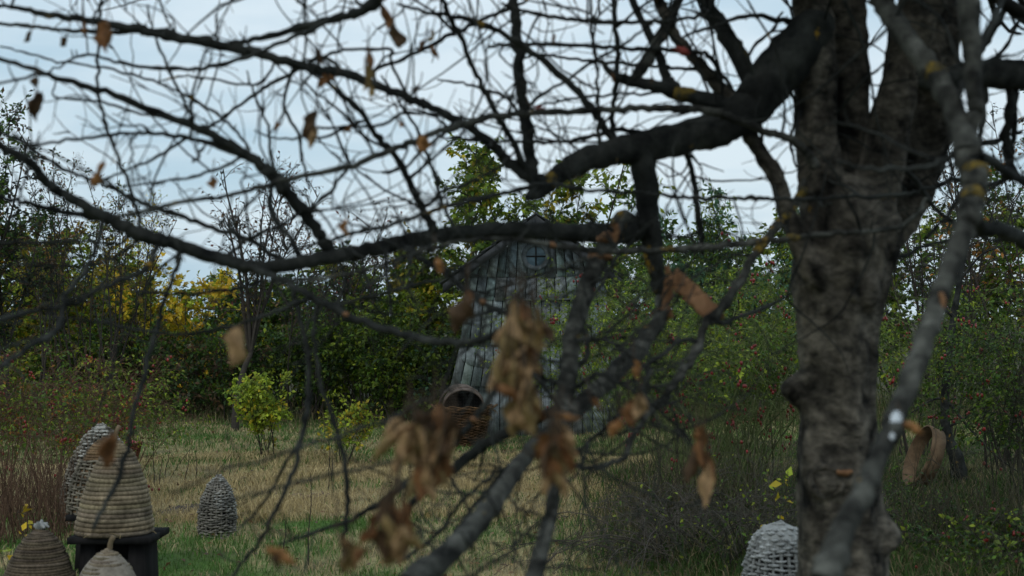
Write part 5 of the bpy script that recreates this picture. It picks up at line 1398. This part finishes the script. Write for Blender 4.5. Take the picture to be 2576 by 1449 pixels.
# pale lichen-white patch on the leaning limb
mb = MB(); dz = near_depth('RL2', 2250, 1075)
pts = catmull(np.array([P(x, y, near_depth('RL2', x, y) - 0.0160) for x, y in ((2260, 1036), (2252, 1060), (2244, 1085), (2236, 1110))]), 12)
tubes(mb, pts, np.array([.004, .010, .0125, .013, .0125, .0115, .0115, .011, .011, .010, .008, .003]), 10, cap=True); mb.build('white_lichen', M['white_paint'], tree)

# long thin side shoots criss-crossing the crown
shoot_hosts = [t_ for t_ in twig_src if t_[0] not in ('T1', 'T2', 'T3', 'T4', 'BL1', 'BL2', 'RL1', 'RL2', 'R1', 'B0') and t_[3][:, 1].mean() < 640]
wts = np.array([np.linalg.norm(np.diff(t_[1], axis=0), axis=1).sum() for t_ in shoot_hosts]); wts /= wts.sum()
for k in range(105):
    nm, pts, rad, a = shoot_hosts[rb.choice(len(shoot_hosts), p=wts)]
    i = rb.integers(2, len(pts) - 2)
    tan = unit(pts[i + 1] - pts[i - 1]); out = unit(np.cross(tan, rb.normal(size=3)))
    dr = unit(tan * rb.uniform(-0.1, 0.8) + out * 0.9 + np.array([0, 0, 0.35]))
    L = rb.uniform(0.28, 0.85); m_ = 16
    p = grow(rb, pts[i][None], dr[None], np.array([L]), m_, 0.13, rb.uniform(-0.12, 0.08))[0]
    r_ = min(rad[i] * 0.7, rb.uniform(.003, .0052)) * np.linspace(1, 0.4, m_) * (1 + 0.1 * rb.normal(size=m_))
    mb = MB(); tubes(mb, p, r_, 6, cap=True); mb.build('branch', M['bark'], tree)
    twig_src.append(('x', p, r_, np.array([[0, 300, 5.]])))
low_hosts = [t_ for t_ in twig_src if t_[0] in ('BL1', 'BL2', 'BL3', 'BL3b', 'S17', 'S18', 'S19', 'S19b', 'S19c', 'S19d', 'S19e', 'S19f', 'S19g', 'S39', 'S11', 'S40', 'S35', 'S36')]
for k in range(125):
    nm, pts, rad, a = low_hosts[rb.integers(len(low_hosts))]
    i = rb.integers(3, len(pts) - 1)
    tan = unit(pts[i] - pts[i - 1]); out = unit(np.cross(tan, rb.normal(size=3)))
    dr = unit(tan * rb.uniform(0.2, 1.0) + out * 0.9)
    L = rb.uniform(0.12, 0.55); m_ = 14
    p = grow(rb, pts[i][None], dr[None], np.array([L]), m_, 0.2, rb.uniform(-0.1, 0.12))[0]
    if p[:, 1].min() < 1.9: continue
    r_ = min(rad[i] * 0.7, rb.uniform(.0022, .0052)) * np.linspace(1, 0.4, m_)
    mb = MB(); tubes(mb, p, r_, 6, cap=True); mb.build('branch', M['bark'], tree)
    twig_src.append(('x', p, r_, np.array([[0, 900, 5.]])))
# tangle of fine shoots round the snapped limbs
mb = MB(); pol, ra = [], []
th_ = [t_ for t_ in twig_src if t_[0] in ('BL2', 'BL3', 'BL3c', 'D1', 'S9', 'S10', 'S19c', 'S19d', 'S19e', 'S19g', 'S19h', 'B0', 'BL1', 'S39', 'H5', 'S40')]
for k in range(190):
    nm, pts, rad, a = th_[rb.integers(len(th_))]
    i = rb.integers(2, len(pts) - 1); tan = unit(pts[i] - pts[i - 1]); out = unit(np.cross(tan, rb.normal(size=3)))
    p = grow(rb, pts[i][None], unit(tan * rb.uniform(-.2, 1.0) + out * .9)[None], np.array([rb.uniform(.10, .60)]), 12, .20, rb.uniform(-.1, .1))[0]
    if p[:, 1].min() < 1.9: continue
    pol.append(p); ra.append(rb.uniform(.0018, .0042) * np.linspace(1, .45, 12))
tubes(mb, np.array(pol), np.array(ra), 5); mb.build('tangled_shoots', M['bark'], tree, kind='stuff')
# unseen crown above the frame: limbs carry on upwards, added to shade the trunk
mb = MB(); pol, ra = [], []
for (nm, pts, rad, a) in list(twig_src):
    if nm in ('T1', 'T2', 'T3', 'T4', 'U1', 'U2', 'U3', 'V1', 'RL4', 'R1', 'RL1', 'S3', 'C2'):
        e0 = pts[-1] if nm != 'RL1' and nm != 'S3' else pts[0]
        for k in range(11):
            dr = unit(np.array([rb.normal() * .8, rb.normal() * .8, rb.uniform(.3, 1.1)]))
            p = grow(rb, e0[None], dr[None], np.array([rb.uniform(.7, 1.7)]), 12, 0.12, -.02)[0]
            if p[:, 1].min() < 1.2: continue
            pol.append(p); ra.append(np.linspace(1, .25, 12) * rb.uniform(.012, .03))
            for j in range(7):
                i = rb.integers(2, 11); p2 = grow(rb, p[i][None], (unit(p[i] - p[i - 1]) + rb.normal(size=3) * .7)[None], np.array([rb.uniform(.3, .8)]), 12, .15, -.02)[0]
                if p2[:, 1].min() > 1.2: pol.append(p2); ra.append(np.linspace(1, .3, 12) * .006)
tubes(mb, np.array(pol), np.array(ra), 6); mb.build('unseen_upper_branches', M['bark'], tree, kind='stuff')

# fine twigs and fruiting spurs
mb = MB(); polys, rads = [], []
ntw = 0
for (nm, pts, rad, a) in twig_src:
    lowzone = a[:, 1].mean() > 700
    if nm in ('T1', 'T2', 'T3', 'T4', 'BL1', 'RL2', 'RL1'):
        continue
    seglen = np.linalg.norm(np.diff(pts, axis=0), axis=1).sum()
    n = int(seglen / (0.26 if lowzone else 0.155))
    for k in range(n):
        i = rb.integers(1, len(pts) - 1)
        tan = unit(pts[i + 1] - pts[i - 1])
        out = unit(np.cross(tan, rb.normal(size=3)))
        spur = rb.random() < 0.45
        L = rb.uniform(0.02, 0.06) if spur else rb.uniform(0.06, 0.26)
        dr = unit(tan * rb.uniform(0.1, 0.9) + out * rb.uniform(0.5, 1.0) + np.array([0, 0, 0.25]))
        p = grow(rb, pts[i][None], dr[None], np.array([L]), 7, 0.20, -0.05)[0]
        polys.append(p); rads.append(np.linspace(1, 0.55, 7) * (rb.uniform(.0016, .0026) if not spur else .0030))
        if not spur and rb.random() < 0.6:
            j = rb.integers(2, 5); dr2 = unit(dr + rb.normal(size=3) * .8)
            polys.append(grow(rb, p[j][None], dr2[None], np.array([L * rb.uniform(.3, .6)]), 7, 0.2, -.05)[0]); rads.append(np.linspace(1, .5, 7) * .0016)
tubes(mb, np.array(polys), np.array(rads), 5)
mb.build('twigs', M['bark'], tree, kind='stuff')

# withered leaves: centre x, y, length, width, hang angle (degrees from straight down), depth, tone
TAN = (0.36, 0.225, 0.110); RUST = (0.20, 0.092, 0.036); DRK = (0.085, 0.050, 0.026); ORG = (0.33, 0.155, 0.055); OLV = (0.255, 0.175, 0.070); PNK = (0.26, 0.055, 0.045)
def dead_leaf(x, y, L, W, ang, dep, tone, seed):
    r = np.random.default_rng(seed)
    k_ = 1.18 if y > 780 else 1.05
    Lm, Wm = L * k_ * dep / FPX, W * k_ * dep / FPX
    nu, nv = 9, 7
    c = P(x, y, dep); a = R(ang)
    dirv = np.array([math.sin(a), r.uniform(-.35, .35), -math.cos(a)]); dirv = unit(dirv)
    face = unit(np.array([r.uniform(-.5, .5), -1.0, r.uniform(-.2, .5)])); side = unit(np.cross(dirv, face)); up = np.cross(side, dirv)
    curl = r.uniform(1.1, 2.8) * (1 if r.random() < .7 else -1); bend = r.uniform(-1.3, 1.3); tw = r.uniform(-1.5, 1.5); p1, p2 = r.random(2) * 6
    V, C = [], []
    for i in range(nu):
        f = i / (nu - 1)
        wid = math.sin(math.pi * min(1, f * .94 + .04)) ** (0.75 if f < .55 else 1.15) * (0.8 + 0.3 * math.sin(f * 2.2))
        for j in range(nv):
            g = (j / (nv - 1)) * 2 - 1
            ca = g * curl
            sx = math.sin(ca) / max(abs(curl), .3) * wid * Wm / 2 * (1.0 if abs(curl) < 1 else 1.25)
            sz = (math.cos(ca) - 1) / max(abs(curl), .3) * wid * Wm / 2 * (1 if curl > 0 else -1) * 1.4
            rag = 1 + (.12 * math.sin(f * 23 + p1 + g * 3) + .30 * math.sin(f * 8 + p2 + g * 2)) * abs(g)
            t_ = tw * (f - .5)
            sx, sz = (sx * math.cos(t_) - sz * math.sin(t_)) * rag, sx * math.sin(t_) + sz * math.cos(t_)
            wave = .17 * Wm * math.sin(f * 11 + g * 2.5 + p2)
            p = c + dirv * (f - .5) * Lm + side * sx + up * (sz + wave + bend * Lm * .25 * (2 * f - 1) ** 2)
            V.append(p); C.append(np.asarray(tone) * (0.75 + .35 * r.random()) * (0.8 if abs(g) < .2 else 1))
    i = np.arange(nu * nv).reshape(nu, nv)
    q = np.stack([i[:-1, :-1], i[:-1, 1:], i[1:, 1:], i[1:, :-1]], -1).reshape(-1, 4)
    mb = MB(); mb.add(V, q=q, c=np.array(C))
    s0 = c - dirv * .5 * Lm + up * bend * Lm * .25
    st = np.stack([s0 + dirv * .03, s0 + up * .002, s0 - dirv * Lm * .22 + np.array([0, 0, .012]), s0 - dirv * Lm * .36 + np.array([0, .01, .035])])
    tubes(mb, st, np.array([.0012, .0014, .0014, .0016]), 4, c=np.array([[.06, .04, .025]]))
    mb.build('leaf', M['dead_leaf'], tree)
LEAVES = [(268, 92, 84, 48, 3, 3.3, RUST), (214, 74, 40, 26, 10, 3.6, RUST), (70, 92, 34, 20, -30, 3.7, DRK), (92, 262, 78, 62, 5, 3.5, DRK), (86, 203, 30, 22, 0, 3.6, DRK), (158, 106, 30, 18, -40, 3.7, DRK),
 (237, 442, 76, 34, -28, 3.2, ORG), (785, 322, 84, 46, -8, 3.4, DRK), (786, 345, 60, 40, -12, 3.38, TAN), (972, 44, 60, 40, 12, 3.7, RUST), (1000, 92, 64, 38, 15, 3.65, DRK), (930, 150, 60, 24, 5, 3.5, RUST), (926, 190, 70, 34, -8, 3.5, OLV), (932, 228, 56, 26, 10, 3.5, OLV),
 (806, 143, 40, 24, 20, 3.8, DRK), (818, 204, 52, 28, -55, 3.7, RUST), (1062, 112, 40, 22, -20, 3.8, RUST), (1092, 128, 44, 20, 30, 3.8, RUST), (1084, 92, 34, 16, -30, 3.8, OLV), (1066, 364, 46, 42, -15, 3.35, ORG), (1046, 228, 24, 16, -50, 3.9, DRK),
 (538, 461, 30, 24, 0, 3.6, ORG), (868, 572, 42, 30, 10, 3.3, ORG), (876, 322, 26, 16, -40, 3.6, ORG), (1105, 672, 46, 40, 20, 2.9, ORG), (700, 318, 26, 14, -50, 3.8, ORG),
 (593, 872, 92, 48, -14, 2.75, TAN), (1150, 790, 90, 56, -14, 2.85, DRK), (1182, 760, 60, 50, 10, 2.9, RUST), (1010, 320 - 8, 20, 12, 40, 3.7, ORG),
 # cluster on the broken limb in front of the hut
 (1290, 812, 86, 54, -18, 2.75, DRK), (1325, 800, 80, 50, 14, 2.80, RUST), (1262, 838, 80, 44, -30, 2.7, TAN), (1300, 862, 86, 52, 4, 2.65, OLV), (1340, 850, 84, 50, 22, 2.75, OLV), (1372, 830, 60, 40, 30, 2.8, DRK), (1262, 905, 110, 46, -12, 2.6, OLV), (1250, 940, 90, 38, -20, 2.6, TAN), (1296, 920, 80, 44, 8, 2.7, DRK),
 (1330, 900, 66, 38, 6, 2.7, RUST), (1318, 985, 78, 44, 6, 2.6, TAN), (1334, 968, 56, 40, 30, 2.6, TAN), (1296, 1020, 84, 42, -18, 2.6, OLV), (1330, 1040, 90, 48, 10, 2.6, DRK), (1352, 1030, 60, 34, 30, 2.6, RUST), (1300, 1062, 70, 38, -10, 2.6, OLV), (1345, 1072, 50, 26, 0, 2.6, OLV),
 # cluster left of the basket
 (970, 1120, 96, 46, -38, 2.5, OLV), (1010, 1090, 80, 40, -60, 2.5, TAN), (1000, 1145, 86, 36, -14, 2.5, TAN), (1042, 1120, 90, 40, -30, 2.5, OLV), (1080, 1070, 74, 46, -20, 2.55, ORG), (1060, 1160, 96, 36, -10, 2.5, DRK), (1090, 1140, 110, 40, -24, 2.45, TAN), (1110, 1100, 80, 44, 6, 2.5, DRK), (1078, 1205, 100, 48, 10, 2.5, OLV), (1108, 1190, 76, 40, 18, 2.5, OLV), (1060, 1230, 60, 34, -20, 2.5, DRK), (1120, 1060, 54, 36, 40, 2.55, RUST), (1144, 1082, 60, 36, 30, 2.6, DRK),
 # lower cluster
 (976, 1290, 90, 46, -12, 2.3, DRK), (1000, 1330, 110, 50, 4, 2.3, RUST), (1010, 1375, 80, 48, 8, 2.3, TAN), (966, 1360, 90, 42, -10, 2.3, DRK), (952, 1300, 60, 34, -40, 2.35, RUST), (932, 1345, 70, 34, -30, 2.3, RUST), (900, 1400, 60, 34, -50, 2.3, RUST), (870, 1395, 64, 40, -20, 2.3, DRK), (708, 1398, 84, 36, 60, 2.3, ORG), (690, 1410, 50, 34, 20, 2.3, DRK),
 # cluster at the broken limb's fork
 (1400, 1110, 90, 46, -12, 2.55, DRK), (1425, 1090, 70, 40, 30, 2.55, TAN), (1378, 1150, 90, 44, -20, 2.5, DRK), (1400, 1170, 100, 44, 4, 2.5, OLV), (1424, 1150, 90, 40, 20, 2.5, RUST), (1380, 1205, 80, 32, -10, 2.5, TAN), (1412, 1212, 84, 30, 8, 2.5, TAN), (1366, 1115, 60, 40, -40, 2.6, DRK), (1420, 1046, 70, 20, 80, 2.55, ORG), (1432, 1122, 60, 30, 34, 2.55, TAN),
 (1606, 1022, 60, 52, -10, 2.7, TAN), (1590, 1040, 60, 50, 8, 2.72, RUST), (1545, 1076, 44, 36, -20, 2.7, ORG), (1765, 1120, 90, 34, -4, 3.0, RUST), (1742, 1172, 80, 40, -24, 3.0, DRK), (1782, 1180, 84, 28, 10, 3.0, RUST), (1776, 1222, 96, 30, -8, 2.98, TAN), (1762, 1096, 40, 24, 8, 3.0, RUST),
 (276, 1132, 84, 58, -10, 2.6, RUST), (1354, 270, 34, 16, 85, 3.6, PNK), (1715, 128, 50, 30, 70, 4.0, PNK), (1540, 196, 26, 18, 10, 4.0, RUST), (1393, 96, 26, 18, 10, 4.0, ORG), (1640, 300 - 98, 22, 14, 0, 4.1, DRK), (1600, 930, 40, 26, 10, 3.1, ORG), (1500, 1016, 40, 26, 40, 2.9, RUST), (2300, 1078, 44, 24, 60, 2.75, ORG)]
for (cx_, cy_, sx_, sy_, n_, dp_) in ((1315, 860, 48, 60, 13, 2.7), (1290, 950, 36, 50, 6, 2.62), (1325, 1040, 34, 36, 7, 2.6), (1060, 1110, 62, 46, 13, 2.5), (1080, 1190, 34, 30, 5, 2.5), (990, 1325, 32, 46, 7, 2.3), (1402, 1140, 34, 50, 8, 2.55), (890, 1395, 30, 20, 3, 2.3)):
    for q_ in range(n_):
        LEAVES.append((cx_ + rb.normal() * sx_ * .6, cy_ + rb.normal() * sy_ * .6, rb.uniform(60, 100), rb.uniform(32, 52), rb.normal() * 28, dp_ + rb.uniform(-.08, .08), (TAN, OLV, OLV, TAN, RUST, DRK)[rb.integers(6)]))
for k, l in enumerate(LEAVES):
    dead_leaf(*l, seed=900 + k)
